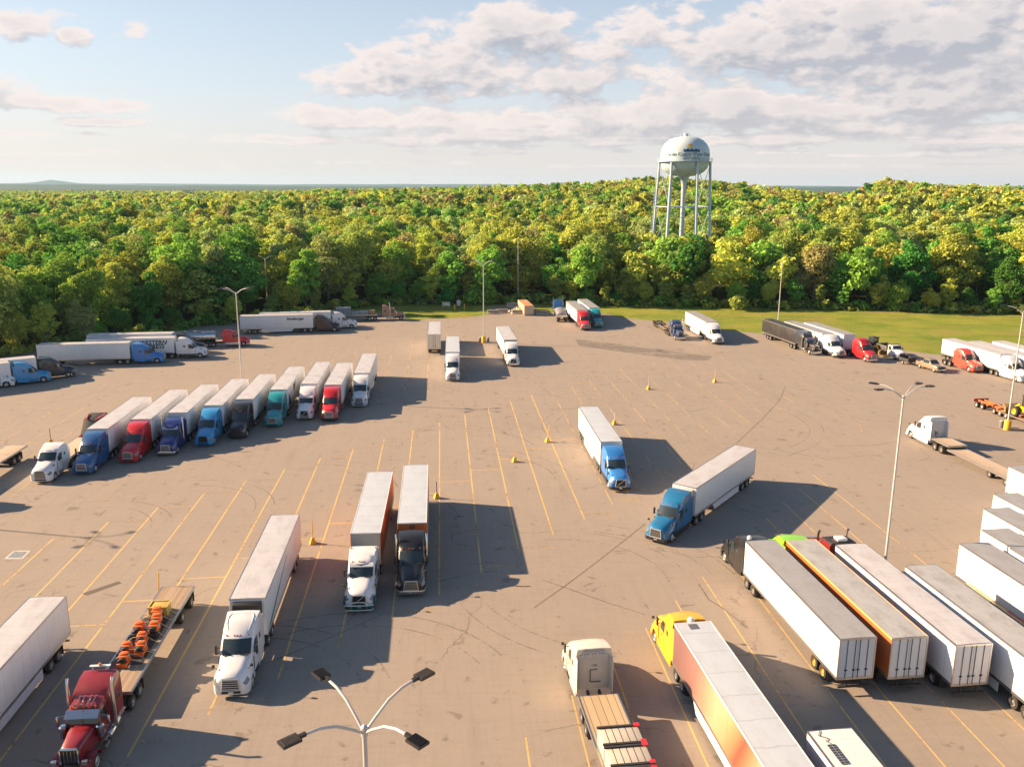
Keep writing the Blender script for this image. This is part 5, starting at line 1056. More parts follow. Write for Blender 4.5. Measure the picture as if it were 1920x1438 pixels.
# orange low loader carrying a second loader
g0, g1 = at(1833, 765), at(1882, 784); hdo = frame_of(g1, g0); d = Vector((math.cos(hdo), math.sin(hdo), 0)); sv = Vector((-d.y, d.x, 0))
F = Vector((g0.x, g0.y, 0)) + d*12.4 + sv*1.25
t = thing('low_loader_trailer', 'rust orange low-loader trailer behind the yellow lamp base at the right edge', 'trailer', (F.x, F.y, .012), hdo)
OR2 = mat('trailer_orange_red', (.40, .10, .025), .6, dirt=.4); 
obj('rear_frame', MB().box(-13.6, -8.2, -.62, -.40, .75, 1.08).box(-13.6, -8.2, .40, .62, .75, 1.08).box(-13.7, -13.5, -1.25, 1.25, .75, 1.2).box(-10.6, -10.3, -1.2, 1.2, .8, 1.02).box(-8.4, -8.0, -1.2, 1.2, .6, 1.02).mesh('f', bevel=.02), OR2, t)
obj('deck', MB().box(-8.0, -2.2, -1.28, -.4, .66, .74).box(-8.0, -2.2, .4, 1.28, .66, .74).mesh('d'), DECK, t)
obj('gooseneck', MB().prism([(-2.2, .6), (-2.2, .95), (-1.6, 1.4), (.9, 1.45), (.9, 1.1), (-1.3, 1.05), (-1.8, .6)], 'y', -.5, .5).mesh('g', bevel=.03), OR2, t)
obj('main_beam', MB().box(-8.2, -1.9, -.4, -.25, .42, .7).box(-8.2, -1.9, .25, .4, .42, .7).mesh('m'), OR2, t)
obj('warning_flag', MB().prism([(-10.2, 1.1), (-9.7, 1.1), (-9.6, 1.6), (-10.0, 1.55)], 'y', -1.22, -1.19).mesh('w'), ORANGE, t)
for x in (-12.9, -11.6, -8.9, -7.6, -6.3) :
    for s in (1, -1): wheel(t, x, s*1.22, .44, .26, True, RIMW)
p = Matrix.Translation(t.location) @ Matrix.Rotation(hdo, 4, 'Z') @ Vector((-3.7, 0, .742))
loader(p, hdo+math.pi, 'yellow wheel loader riding on the orange low-loader, right edge')
# dump truck
g0, g1 = at(1691, 676), at(1656, 664); hdd = hd3; a = g0; d = Vector((math.cos(hdd), math.sin(hdd), 0)); F = a - d*3.3
t = thing('dump_truck', 'white dump truck with grey open bed beside the yellow loader', 'dump truck', (F.x, F.y, .012), hdd, GR_FAR)
sh = cached('daycab', daycab_shape); c = obj('cab', sh['body'], WH, t, (3.3, 0, 0)); obj('windshield', sh['windshield'], GLASS, c)
for s in (1, -1):
    obj('side_window', sh['side_window_%d' % s], GLASS, c); obj('headlight', sh['headlight_%d' % s], LENS, c); obj('mirror', cached(('mird', s), lambda: MB().box(-.08, .08, s*1.32-.04, s*1.32+.04, 1.75, 2.2).box(-.02, .02, min(s*1.05, s*1.3), max(s*1.05, s*1.3), 1.95, 2.0).mesh('m')), BLACK, c, (-2.0, 0, 0))
obj('grille', MB().box(-.02, .07, -.6, .6, .75, 1.36).mesh('g'), BLACK, c); obj('bumper', MB().box(-.1, .14, -1.1, 1.1, .42, .62).mesh('b', bevel=.03), CHROME, c)
bed = MB().box(-4.2, -.15, -1.2, 1.2, 1.15, 1.25).box(-4.2, -.15, -1.22, -1.14, 1.25, 2.25).box(-4.2, -.15, 1.14, 1.22, 1.25, 2.25).box(-.23, -.15, -1.14, 1.14, 1.25, 2.7).box(-.15, .8, -1.1, 1.1, 2.66, 2.76).box(-4.2, -4.12, -1.14, 1.14, 1.25, 2.15)
for x in np.arange(-3.9, -.3, .7): 
    for s in (1, -1): bed.box(float(x)-.06, float(x)+.06, s*1.25-.03, s*1.25+.03, 1.2, 2.25)
obj('dump_bed', bed.mesh('b', bevel=.015), mat('bed_grey', (.10, .10, .10), .6, dirt=.4), t)
obj('chassis_frame', MB().box(-4.1, 2.4, -.45, -.3, .75, 1.0).box(-4.1, 2.4, .3, .45, .75, 1.0).box(.5, 2.6, -.4, .4, .6, 1.3).mesh('f'), FRAME, t); obj('fuel_tank', MB().cyl((.1, -.95, .75), (1.0, -.95, .75), .28, n=14).mesh('f'), ALU, t)
for s in (1, -1): wheel(t, 2.3, s*1.12, .48, .26); wheel(t, -2.6, s*1.2, .48, .26, True)
# pickup with a small trailer
g0, g1 = at(1766, 697), at(1716, 682); hdp = frame_of(g0, g1); a = at(1745, 694); 
t = thing('pickup_truck', 'tan brown crew cab pickup towing a small dark trailer', 'pickup', (a.x, a.y, .012), hdp); t.scale = (1, 1, 1.1)
k = P['brown']
B_ = [(2.9, .55, .88), (2.95, .62, .9), (2.6, .95, .96), (1.3, 1.02, 1.0), (.95, 1.05, 1.0)]
def pst(x, zt, w, zr=None, wr=.72):
    return [(-x, w*.8, .42), (-x, w, .45), (-x, w+.02, .75), (-x, w, zt-.08), (-x, w-.06, zt)] + ([(-x, w*.7, zt+.03), (-x, w*.35, zt+.05), (-x, w*.2, zt+.05), (-x, 0, zt+.05)] if zr is None else [(-x, wr+.06, zr-.10), (-x, wr, zr), (-x, wr*.5, zr+.04), (-x, 0, zr+.05)])
S = [pst(2.85, .85, .85), pst(2.7, 1.08, .95), pst(1.4, 1.18, .98), pst(1.15, 1.20, .98, 1.25, .85), pst(.45, 1.22, .98, 1.80, .72), pst(-.3, 1.22, .98, 1.88, .72), pst(-1.1, 1.22, .98, 1.86, .72), pst(-1.35, 1.22, .98, 1.30, .85), pst(-1.4, 1.2, .98)]
sh = loft(S, lambda i, j, s: 'windshield' if i == 3 and j >= 5 else ('rear_window' if i == 6 and j >= 6 else ('side_window_%d' % s if i in (4, 5) and j == 4 else 'body')))
c = obj('body', sh['body'], k, t)
for nm in ('windshield', 'rear_window'): obj(nm, sh[nm], GLASS, c)
for s in (1, -1): obj('side_window', sh['side_window_%d' % s], GLASS, c)
obj('cargo_bed', MB().box(-3.0, -1.42, -.98, -.88, .5, 1.2).box(-3.0, -1.42, .88, .98, .5, 1.2).box(-3.05, -2.95, -.98, .98, .5, 1.2).box(-2.95, -1.42, -.88, .88, .66, .72).mesh('b', bevel=.03), k, t)
obj('bed_liner', MB().box(-2.93, -1.44, -.87, .87, .73, .76).mesh('l'), BLACK, t); obj('toolbox', MB().box(-1.95, -1.5, -.85, .85, 1.0, 1.32).mesh('t', bevel=.02), ALU, t); obj('bumper', MB().box(2.78, 2.95, -.9, .9, .42, .62).box(-3.16, -3.06, -.9, .9, .45, .6).mesh('b', bevel=.03), CHROME, t)
obj('grille', MB().box(2.82, 2.875, -.55, .55, .66, .95).mesh('g'), BLACK, t)
for s in (1, -1): obj('headlight', MB().box(2.74, 2.86, s*.72-.14, s*.72+.14, .72, .95).mesh('h', bevel=.02), LENS, t)
for x in (1.9, -1.95):
    for s in (1, -1): wheel(t, x, s*.98, .40, .24)
a = at(1702, 683); q = thing('utility_trailer', 'small dark box trailer hitched behind the tan pickup', 'trailer', (a.x, a.y, .012), hdp)
obj('trailer_bed', MB().box(-1.5, 1.2, -.9, .9, .6, .7).box(-1.5, 1.2, -.93, -.86, .7, 1.25).box(-1.5, 1.2, .86, .93, .7, 1.25).box(1.13, 1.2, -.86, .86, .7, 1.5).box(-1.5, -1.43, -.86, .86, .7, 1.5).mesh('b', bevel=.01), FRAME, q); obj('drawbar', MB().tube([(1.2, -.6, .62), (2.4, 0, .6)], .05, 6).tube([(1.2, .6, .62), (2.4, 0, .6)], .05, 6).mesh('d'), FRAME, q)
for s in (1, -1): wheel(q, -.3, s*1.02, .34, .2)

# ------------------------------------------------------------------ lamp posts, markers and other yard furniture
HEADM = mat('lamp_head_black', (.02, .02, .022), .45, dirt=.15)
def head_mesh():
    mb = MB().box(.10, .70, -.21, .21, -.045, .045).box(-.12, .12, -.06, .06, -.05, .06)
    for k in range(11): mb.box(.13+.05*k, .145+.05*k, -.185, .185, .045, .07)
    return mb.mesh('h', bevel=0)
def lamp(p, label, h=16.7, arms=(45, 135, 225, 315), base=None, barrels=(), reach=2.1, lod=1):
    t = thing('lamp_post', label, 'lamp post', (p[0], p[1], .008), 0, 'lamp posts of the lot')
    zb = 0.0
    if base:
        obj('base', cached('lbase', lambda: MB().lathe([(.001, 0), (.46, 0), (.46, 1.35), (.42, 1.42), (.001, 1.45)], 'z', 20).mesh('b', smooth=40)), base, t); zb = 1.45
    obj('pole', cached(('pole', zb, h), lambda: MB().cyl((0, 0, zb), (0, 0, h), .125, .075, 12).box(-.17, .17, -.17, .17, zb, zb+.06).mesh('p')), GALV, t)
    obj('pole_cap', cached(('pcap', h), lambda: MB().cyl((0, 0, h-.22), (0, 0, h+.10), .11, n=10).lathe([(.11, h+.10), (.06, h+.16), (.001, h+.18)], 'z', 10).mesh('c')), GALV, t)
    for a in arms:
        ar = obj('arm', cached(('arm', reach, h), lambda: MB().tube([(.05, 0, h-.08), (.45, 0, h+.22), (1.0, 0, h+.58), (1.55, 0, h+.76), (reach, 0, h+.80)], .048, 8).mesh('a')), GALV, t, (0, 0, 0), R(a))
        obj('lamp_head', cached('lhead', head_mesh), HEADM, ar, (reach+.02, 0, h+.80))
    return t
BASEY = mat('base_yellow', (.66, .38, .03), .6, dirt=.45)
jt = at(683, 1368, 16.7); lamp(jt, 'four-armed lamp post rising in the foreground, seen from above', arms=(47, 133, 222, 318))
q = at(907, 643); lamp(q, 'lamp post on a yellow base flanked by two barrels, mid lot', base=BASEY, arms=(20, 160, 200, 340), h=16.8)
q = at(456, 745); lamp(q, 'lamp post rising behind the slanted truck row', arms=(25, 160, 205, 340), h=16.7)
q = at(1694, 745, 16.4); lamp(q, 'tall four-armed lamp post beside the weathered-roof trailer, right', h=16.4, arms=(15, 40, 140, 195))
q = at(1888, 806); lamp(q, 'lamp post on a yellow base at the right edge, in front of the orange trailer', base=BASEY, arms=(45, 160, 225, 315), h=16.6)
q = at(165, 1012); lamp((q.x-37.0, q.y+7.6), 'lamp post beyond the left edge, its four heads shadowing the stalls')
q = at(971, 568); lamp(q, 'thin lamp post behind the rusty container', h=17.0, arms=(90, 270)); q = at(1459, 600); lamp(q, 'bare lamp post on the far grass behind the black trailer', h=14.6, arms=())
q = at(503, 588); lamp(q, 'slim green-grey lamp post against the trees behind the maroon truck', h=14.2, arms=(20, 160))
BARREL = mat('barrel_grey', (.16, .16, .17), .5, dirt=.3)
for (px, lab) in (((900, 641), 'dark barrel on the sunny side of the mid-lot lamp base'), ((915, 641), 'dark barrel on the shaded side of the mid-lot lamp base'), ((1877, 801), 'grey wrapped barrel left of the right-edge lamp base'), ((1890.5, 804.5), 'grey wrapped barrel in front of the right-edge lamp base')):
    p = at(*px); t = thing('barrel', lab, 'barrel', (p.x, p.y, .008), 0, 'barrels round the lamp bases')
    obj('drum', cached('drum', lambda: MB().lathe([(.001, 0), (.29, 0), (.29, .28), (.31, .30), (.29, .32), (.29, .58), (.31, .60), (.29, .62), (.29, .88), (.27, .9)], 'z', 18).mesh('d', smooth=40)), BARREL, t); obj('lid', cached('drumlid', lambda: MB().lathe([(.31, .88), (.31, .94), (.2, 1.0), (.001, 1.02)], 'z', 18).mesh('l')), mat('lid_grey', (.35, .35, .36), .4), t)
def marker(px, label, lean=0.0, post=YEL, h=2.3):
    p = at(*px); t = thing('marker_post', label, 'marker post', (p.x, p.y, .008), R(20), 'yellow stall marker posts')
    obj('base', cached('mkb', lambda: MB().add([(-.33, -.33, 0), (.33, -.33, 0), (.33, .33, 0), (-.33, .33, 0), (-.13, -.13, .62), (.13, -.13, .62), (.13, .13, .62), (-.13, .13, .62)], [(3, 2, 1, 0), (4, 5, 6, 7), (0, 1, 5, 4), (1, 2, 6, 5), (2, 3, 7, 6), (3, 0, 4, 7)]).mesh('b', bevel=.05)), YEL, t)
    obj('post', cached(('mkp', h, lean), lambda: MB().cyl((0, 0, .60), (lean, 0, h), .042, n=8).mesh('p')), post, t)
MKS = [((587, 1019), 'yellow marker post just right of the green striped reefer', 0, YEL, 2.3), ((819, 934), 'dark blue post on a yellow base behind the black truck', 0, P['navy'], 1.9), ((965, 866), 'short yellow marker base mid lot, its post nearly gone', 0, YEL, 1.2),
       ((1026.5, 829), 'leaning yellow marker post left of the bright blue truck', .25, YEL, 2.4), ((1152, 796), 'white marker post on a yellow base behind the bright blue truck', 0, PLATE, 1.7), ((1216, 730), 'thin dark marker post on a yellow base among the faded far lines', 0, GALV, 2.1),
       ((1340, 717), 'yellow marker post farthest right among the faded far lines', 0, YEL, 2.3), ((96, 832), 'marker post on a yellow base beside the black tarp load', 0, mat('post_rusty', (.22, .15, .07), .7), 2.1), ((299, 1128), 'tall yellow marker post behind the machine flatbed', .15, YEL, 2.6)]
for m_ in MKS: marker(*m_)
# far corner: container, barriers, rubble, signs, bollards
hc = heading_from((991, 573.5), (980, 562), 2.6); Fc = at(992, 573.5, 2.6)
t = thing('shipping_container', 'tan container with rusty orange roof at the far corner', 'container', (Fc.x, Fc.y, .012), HD + R(3))
c = obj('container_box', MB().box(-12.2, 0, -1.22, 1.22, .12, 2.56).mesh('b', bevel=.03), WALL_T, t); obj('roof', MB().box(-12.15, -.05, -1.18, 1.18, 2.55, 2.60).mesh('r'), RUST, c)
for s in (1, -1): obj('container_door', MB().box(-.01, .05, min(s*.02, s*1.16), max(s*.02, s*1.16), .22, 2.46).mesh('d'), WALL_T, c)
for y in (-.8, -.3, .3, .8): obj('lock_rod', cached(('clr', y), lambda: MB().cyl((.08, y, .2), (.08, y, 2.5), .025, n=6).mesh('l')), GALV, c)
obj('corner_post', MB().box(-.05, .06, -1.26, -1.16, 0, 2.6).box(-.05, .06, 1.16, 1.26, 0, 2.6).box(-12.25, -12.15, -1.26, -1.16, 0, 2.6).box(-12.25, -12.15, 1.16, 1.26, 0, 2.6).mesh('p'), WALL_T, c)
bar_me = MB()
bar_me.prism([(-.42, .0), (.42, 0), (.42, .18), (.22, .45), (.16, 1.05), (-.16, 1.05), (-.22, .45), (-.42, .18)], 'x', -1.6, 1.6)
bar_me = bar_me.mesh('barrier', bevel=.04)
slot = MB()
for k in range(5): slot.box(-1.25+.55*k, -.95+.55*k, -.235, -.20, .35, .8)
slot = slot.mesh('slot')
for (px, rz, lab) in (((925, 589), 2, 'pale concrete barrier left of the gravel pad, nearest the lamp'), ((941, 587), 6, 'pale concrete barrier second from the lamp on the gravel pad'), ((971, 588.5), 10, 'concrete barrier against the rubble, left of the rusty container'), ((1016, 590), 0, 'concrete barrier right of the rusty container'), ((961, 574.5), 0, 'concrete barrier at the back of the gravel pad')):
    p = at(*px); t = thing('concrete_barrier', lab, 'barrier', (p.x, p.y, .014), R(rz), 'concrete barriers at the far corner'); obj('block', bar_me, CONC, t); obj('slot', slot, FRAME, t)
rb = MB(); rr = random.Random(8); c0 = at(974, 584)
for k in range(60):
    x, y = rr.gauss(0, 1.1), rr.gauss(0, 2.2); s = rr.uniform(.15, .5); z = max(0, .9 - .45*math.hypot(x, y*.5)) * rr.uniform(.2, 1)
    M = Matrix.Translation((c0.x+x, c0.y+y, z+s*.4)) @ Matrix.Rotation(rr.uniform(0, 6), 4, Vector((rr.random()+.01, rr.random(), rr.random())).normalized())
    b = MB().box(-s, s, -s*.7, s*.7, -s*.5, s*.5); rb.add([M @ Vector(v) for v in b.v], b.f)
struct('rubble', rb.mesh('r', bevel=.03), CONC, kind='stuff')
p = at(836.5, 578.5); t = thing('notice_board', 'white notice board on two posts at the lawn edge', 'sign', (p.x, p.y, 0), 0)
pan = obj('panel', MB().box(-1.05, 1.05, -.03, .03, .75, 1.75).mesh('p'), PLATE, t); obj('red_mark', MB().lathe([(.28, 0), (.36, 0), (.36, .01), (.28, .01)], 'y', 16).box(-.3, .3, 0, .01, -.04, .04).mesh('r'), P['red'], pan, (-.7, -.045, 1.25)); 
for y in (-.25, .1, .45): pass
obj('text_lines', MB().box(-.28, .28, -.036, -.031, 1.55, 1.60).box(-.28, .28, -.036, -.031, 1.35, 1.40).box(-.2, .2, -.036, -.031, 1.1, 1.15).box(.42, .95, -.036, -.031, 1.5, 1.55).box(.42, .95, -.036, -.031, 1.3, 1.35).mesh('t'), BLACK, pan)
obj('post', MB().box(-.95, -.87, .03, .1, 0, 1.75).box(.87, .95, .03, .1, 0, 1.75).mesh('p'), GALV, t)
p = at(860, 578.5); t = thing('info_cabinet', 'grey sign cabinet between two yellow bollards on the lawn', 'sign', (p.x, p.y, 0), 0); obj('panel', MB().box(-.5, .5, -.12, .12, .7, 2.3).mesh('p', bevel=.03), mat('cabinet_grey', (.50, .52, .54), .5), t); obj('leg', MB().box(-.4, -.3, -.05, .05, 0, .7).box(.3, .4, -.05, .05, 0, .7).mesh('l'), FRAME, t)
for px, lab in (((852.5, 581), 'yellow bollard left of the grey sign cabinet'), ((870.7, 580), 'yellow bollard right of the grey sign cabinet')):
    p = at(*px); thing('bollard', lab, 'bollard', (p.x, p.y, 0), 0, 'yellow bollards on the lawn', MB().lathe([(.18, 0), (.18, 1.3), (.12, 1.42), (.001, 1.46)], 'z', 14).mesh('b'), YEL)

# ------------------------------------------------------------------ water tower
TANKW = mat('tank_paint', (.50, .61, .66), .4, dirt=.2, scale=.15); LEGW = mat('tower_steel_paint', (.46, .57, .66), .45, dirt=.15)
tp = at_depth(1284, 305, 300.0); TX, TY = tp.x, tp.y
TG = float(ground_h(TX, TY)); Z = lambda z: z - TG
tw = thing('water_tower', 'white water tower with sun and wave emblem standing above the trees', 'water tower', (TX, TY, TG))
RT = 8.2; zb_ = Z(41.0)
tank = obj('tank', MB().lathe([(.001, Z(49.3)), (1.6, Z(49.2)), (3.9, Z(48.8)), (5.7, Z(48.0)), (7.1, Z(46.7)), (7.95, Z(45.1)), (RT, Z(43.4)), (RT, zb_+.3), (RT-.15, zb_-.8), (7.6, zb_-2.2), (6.5, zb_-3.4), (5.0, zb_-4.3), (3.0, zb_-4.75), (1.1, zb_-4.9)], 'z', 48).mesh('t', smooth=50), TANKW, tw)
obj('vent', MB().cyl((0, 0, Z(49.2)), (0, 0, Z(49.9)), .75, n=16).lathe([(.9, Z(49.9)), (.9, Z(50.1)), (.001, Z(50.3))], 'z', 16).cyl((1.4, 0, Z(49.1)), (1.4, 0, Z(49.8)), .08, n=6).cyl((-1.9, 0, Z(49)), (-1.9, 0, Z(49.9)), .06, n=6).mesh('v'), TANKW, tank)
obj('riser', MB().lathe([(2.1, zb_-4.7), (1.5, zb_-5.5), (.95, zb_-6.9), (.85, zb_-8.5), (.85, 0)], 'z', 20).mesh('r', smooth=50), LEGW, tw)
obj('balcony', MB().lathe([(RT+.01, zb_-.15), (RT+1.05, zb_-.15), (RT+1.05, zb_), (RT+.01, zb_)], 'z', 48).mesh('b', smooth=30), LEGW, tw)
rail = MB()
for z in (.55, 1.1): 
    pts = [((RT+1.0)*math.cos(2*math.pi*k/48), (RT+1.0)*math.sin(2*math.pi*k/48), zb_+z) for k in range(49)]; rail.tube(pts, .035, 5)
for k in range(24): t_ = 2*math.pi*k/24; rail.cyl(((RT+1.0)*math.cos(t_), (RT+1.0)*math.sin(t_), zb_), ((RT+1.0)*math.cos(t_), (RT+1.0)*math.sin(t_), zb_+1.12), .035, n=5)
obj('railing', rail.mesh('r'), LEGW, tw)
yaw0 = math.atan2(TX, TY)                                                   # the face towards the yard
fa = lambda k: R(60*k) - yaw0
def legp(k, t_): r = RT + .25 + t_*(1.85); return (r*math.cos(fa(k)), r*math.sin(fa(k)), (zb_-.3)*(1-t_))
for k in range(6):
    obj('leg', MB().cyl(legp(k, 0), legp(k, 1), .44, .44, 14).mesh('l'), LEGW, tw)
ring = MB(); brace = MB()
for t_ in (.36, .72):
    for k in range(6): ring.cyl(legp(k, t_), legp(k+1, t_), .15, n=8)
obj('ring_strut', ring.mesh('r'), LEGW, tw)
for (a, b) in ((.02, .36), (.36, .72), (.72, 1.0)):
    for k in range(6): brace.cyl(legp(k, a), legp(k+1, b), .06, n=5); brace.cyl(legp(k+1, a), legp(k, b), .06, n=5)
obj('cross_brace', brace.mesh('b'), LEGW, tw)
spk = MB()
for t_ in (.36, .72):
    for k in range(6): spk.cyl(legp(k, t_), (0, 0, legp(k, t_)[2]), .05, n=5)
obj('riser_tie', spk.mesh('s'), LEGW, tw)
lad = MB(); la = math.pi - yaw0
def lp(t_, off): r = RT + .95 + t_*1.85; return Vector((r*math.cos(la), r*math.sin(la) + off, (zb_)*(1-t_)))
for o_ in (-.22, .22): lad.tube([lp(0, o_), lp(1, o_)], .04, 5)
for k in range(60): lad.cyl(lp(k/60, -.22), lp(k/60, .22), .025, n=4)
obj('ladder', lad.mesh('l'), LEGW, tw)
for (a, b) in ((.22, .42), (.46, .68), (.72, .95)):
    cg = MB()
    for k in range(int((b-a)*40)):
        t_ = a + k/40; c_ = lp(t_, 0); cg.tube([(c_.x + .75*math.cos(q_)*(-1) , c_.y + .42*math.sin(q_), c_.z) for q_ in np.linspace(-1.6, 1.6, 7)], .035, 4)
    for q_ in (-1.3, 0, 1.3): c1, c2 = lp(a, 0), lp(b-.025, 0); cg.tube([(c1.x-.75*math.cos(q_), c1.y+.42*math.sin(q_), c1.z), (c2.x-.75*math.cos(q_), c2.y+.42*math.sin(q_), c2.z)], .03, 4)
    obj('ladder_cage', cg.mesh('c'), LEGW, tw)
def wrap(me_src, z, ang0, out=.05, name='x'):
    """lay a flat mesh (x right, y up) round the tank"""
    me = me_src.copy(); 
    for v in me.vertices:
        a = ang0 + v.co.x/RT; zz = z + v.co.y
        r_ = np.interp(zz, [zb_, Z(43.4), Z(45.1), Z(46.7), Z(48.0)], [RT, RT, 7.97, 7.12, 5.72]) + out + v.co.z*.5
        v.co = (r_*math.cos(a), r_*math.sin(a), zz)
    return me
A0 = -math.pi/2 - yaw0 + .27
NAVY = mat('emblem_navy', (.015, .07, .16), .5, dirt=0); TEAL_T = mat('lettering_teal', (.10, .19, .22), .5, dirt=.1); SUNY = mat('emblem_sun', (.72, .40, .02), .5, dirt=0)
def sub(me):                                                               # more vertices so that the lettering bends round the tank
    bm = bmesh.new(); bm.from_mesh(me); bmesh.ops.triangulate(bm, faces=bm.faces); bm.to_mesh(me); bm.free(); return me
obj('lettering', wrap(sub(text_mesh('hc', 'Hardin County Water District', 1.48, 0, .012, .03).copy()), Z(43.15), A0), TEAL_T, tank)
obj('lettering', wrap(sub(text_mesh('gl', 'Glendale', 1.7, 0, .014, .03).copy()), Z(41.95), A0), TEAL_T, tank)
wv = MB(); top_ = []
for i in range(49):
    x = -2.8 + 5.6*i/48; u_ = (x+2.8)/5.6*4; f = u_ - math.floor(u_); top_.append((x, .55 + .8*abs(f-.5)**1.1*1.5*(1 if 0 < i < 48 else .3)))
for (x0, y0), (x1, y1) in zip(top_, top_[1:]): wv.add([(x0, 0, .03), (x1, 0, .03), (x1, y1, .03), (x0, y0, .03), (x0, 0, -.03), (x1, 0, -.03), (x1, y1, -.03), (x0, y0, -.03)], [(0, 1, 2, 3), (7, 6, 5, 4), (3, 2, 6, 7), (0, 4, 5, 1)])
obj('wave_emblem', wrap(wv.mesh('w', smooth=0), Z(43.95), A0, .07), NAVY, tank)
sn = MB(); ring_ = [(.72*math.cos(2*math.pi*k/24), .72*math.sin(2*math.pi*k/24)) for k in range(24)]
for (a, b) in zip(ring_, ring_[1:]+ring_[:1]): sn.add([(0, 0, .02), (*a, .02), (*b, .02)], [(0, 1, 2)])
obj('sun_emblem', wrap(sn.mesh('s', smooth=0), Z(45.85), A0-.08, .10), SUNY, tank)
# power line frame in the woods
pq = at_depth(354, 357, 620.0); pg = float(ground_h(pq.x, pq.y)); t = thing('power_pole_frame', 'pale twin-pole power line frame poking out of the woods', 'power pole', (pq.x, pq.y, pg)); hh = pq.z - pg
PALE = mat('pole_pale', (.50, .47, .42), .7, dirt=.1)
for s in (-1, 1): obj('pole', MB().cyl((s*2.6, 0, 0), (s*2.6, 0, hh+1.5), .38, .28, 8).mesh('p'), PALE, t)
obj('crossarm', MB().box(-5.0, 5.0, -.25, .25, hh-.6, hh).mesh('c'), PALE, t)

# ------------------------------------------------------------------ woods
rng = np.random.default_rng(11)
def crown_cloud(seed, n_leaf, leaf, rx, rz, lobes=26, lr=(.20, .40), flat=.72):
    """leaf clumps spread over many lobes of a crown; returns quads (n, 4, 3) centred on the crown's middle"""
    r = np.random.default_rng(seed); L = []; lean = r.normal(size=2)*.12
    for i in range(lobes):
        for _ in range(60):
            p = r.uniform(-1, 1, 3); d = np.linalg.norm(p)
            if .45 < d < 1: break
        z = p[2]; wid = (1.0 - .30*max(0, z)**1.5 - .22*max(0, -z)) * r.uniform(.75, 1.08)
        c = np.array([p[0]*rx*.84*wid + lean[0]*rx*z, p[1]*rx*.84*wid + lean[1]*rx*z, z*rz*.88]); L.append((c, r.uniform(*lr)*rx*(1.12 if abs(z) < .5 else .85)))
    C = np.array([l[0] for l in L]); RD = np.array([l[1] for l in L])
    k = r.choice(len(L), n_leaf, p=RD**2/np.sum(RD**2))
    dirs = r.normal(size=(n_leaf, 3)); dirs[:, 2] += .40; dirs /= np.linalg.norm(dirs, axis=1)[:, None]
    rr = RD[k]*(1 - .55*r.random(n_leaf)**2.2)*(1 + .30*(r.random(n_leaf) < .14))
    ctr = C[k] + dirs*rr[:, None]*np.array([1.15, 1.15, flat])
    nrm = dirs*.65 + r.normal(size=(n_leaf, 3))*.60 + np.array([0, 0, .25]); nrm /= np.linalg.norm(nrm, axis=1)[:, None]
    t = np.cross(nrm, r.normal(size=(n_leaf, 3))); t /= np.linalg.norm(t, axis=1)[:, None]; b = np.cross(nrm, t)
    s = leaf*r.uniform(.55, 1.25, n_leaf)[:, None]
    q = np.stack([ctr + t*s*.62, ctr + b*s*.42 + nrm*s*.10, ctr - t*s*.62, ctr - b*s*.42 + nrm*s*.10], 1)
    return q.astype(np.float32)
def quads_mesh(name, q, tint=None):
    n = len(q); me = bpy.data.meshes.new(name)
    me.vertices.add(n*4); me.vertices.foreach_set('co', q.reshape(-1))
    me.loops.add(n*4); me.loops.foreach_set('vertex_index', np.arange(n*4, dtype=np.int32))
    me.polygons.add(n); me.polygons.foreach_set('loop_start', np.arange(0, n*4, 4, dtype=np.int32))
    if tint is not None:
        a = me.attributes.new('tint', 'FLOAT_COLOR', 'FACE'); a.data.foreach_set('color', np.concatenate([tint, np.ones((n, 1))], 1).astype(np.float32).reshape(-1))
    me.update(calc_edges=True); me.materials.append(None); return me
KINDS = {'deep green': (0.093, 0.312, 0.054), 'mid green': (0.178, 0.435, 0.066), 'fresh green': (0.287, 0.568, 0.080), 'yellow-green': (0.532, 0.620, 0.096), 'golden': (0.570, 0.620, 0.105),
         'olive': (0.372, 0.491, 0.105), 'amber': (0.570, 0.524, 0.114), 'rust': (0.540, 0.356, 0.163), 'pale sage': (0.466, 0.620, 0.200), 'brownish': (0.466, 0.435, 0.171)}
KN = list(KINDS)
def leaf_mat(name, col=None):
    m = bpy.data.materials.new(name); m.use_nodes = True; nt = m.node_tree; nt.nodes.clear(); g = NG(nt)
    if col is None:
        at_ = g.n('ShaderNodeAttribute', attribute_name='tint'); c = at_.outputs['Color']; jit = None
    else:
        oi = g.n('ShaderNodeObjectInfo'); jit = oi.outputs['Random']; c = col
    geo = g.n('ShaderNodeNewGeometry'); n = g.noise(geo.outputs['Position'], .35, 3, .6); n2 = g.noise(geo.outputs['Position'], 2.2, 2, .6)
    hs = g.n('ShaderNodeHueSaturation'); hs.inputs['Saturation'].default_value = .96; g.put(hs.inputs['Color'], (*c, 1) if isinstance(c, tuple) else c)
    if jit is not None: g.put(hs.inputs['Hue'], g.m('ADD', g.m('MULTIPLY', g.m('SUBTRACT', jit, .5), .035), .5))
    v = g.m('ADD', g.m('MULTIPLY', n, .45), g.m('MULTIPLY', n2, .35)); v = g.m('ADD', v, .62)
    if jit is not None: v = g.m('MULTIPLY', v, g.m('ADD', g.m('MULTIPLY', jit, .4), .8))
    g.put(hs.inputs['Value'], v)
    df = g.n('ShaderNodeBsdfDiffuse'); tl = g.n('ShaderNodeBsdfTranslucent'); g.put(df.inputs[0], hs.outputs[0])
    g.put(tl.inputs[0], g.mix(.5, hs.outputs[0], (.16, .17, .012))); mx = g.n('ShaderNodeMixShader'); mx.inputs[0].default_value = .46
    nt.links.new(df.outputs[0], mx.inputs[1]); nt.links.new(tl.outputs[0], mx.inputs[2]); o = g.n('ShaderNodeOutputMaterial'); nt.links.new(mx.outputs[0], o.inputs[0]); return m
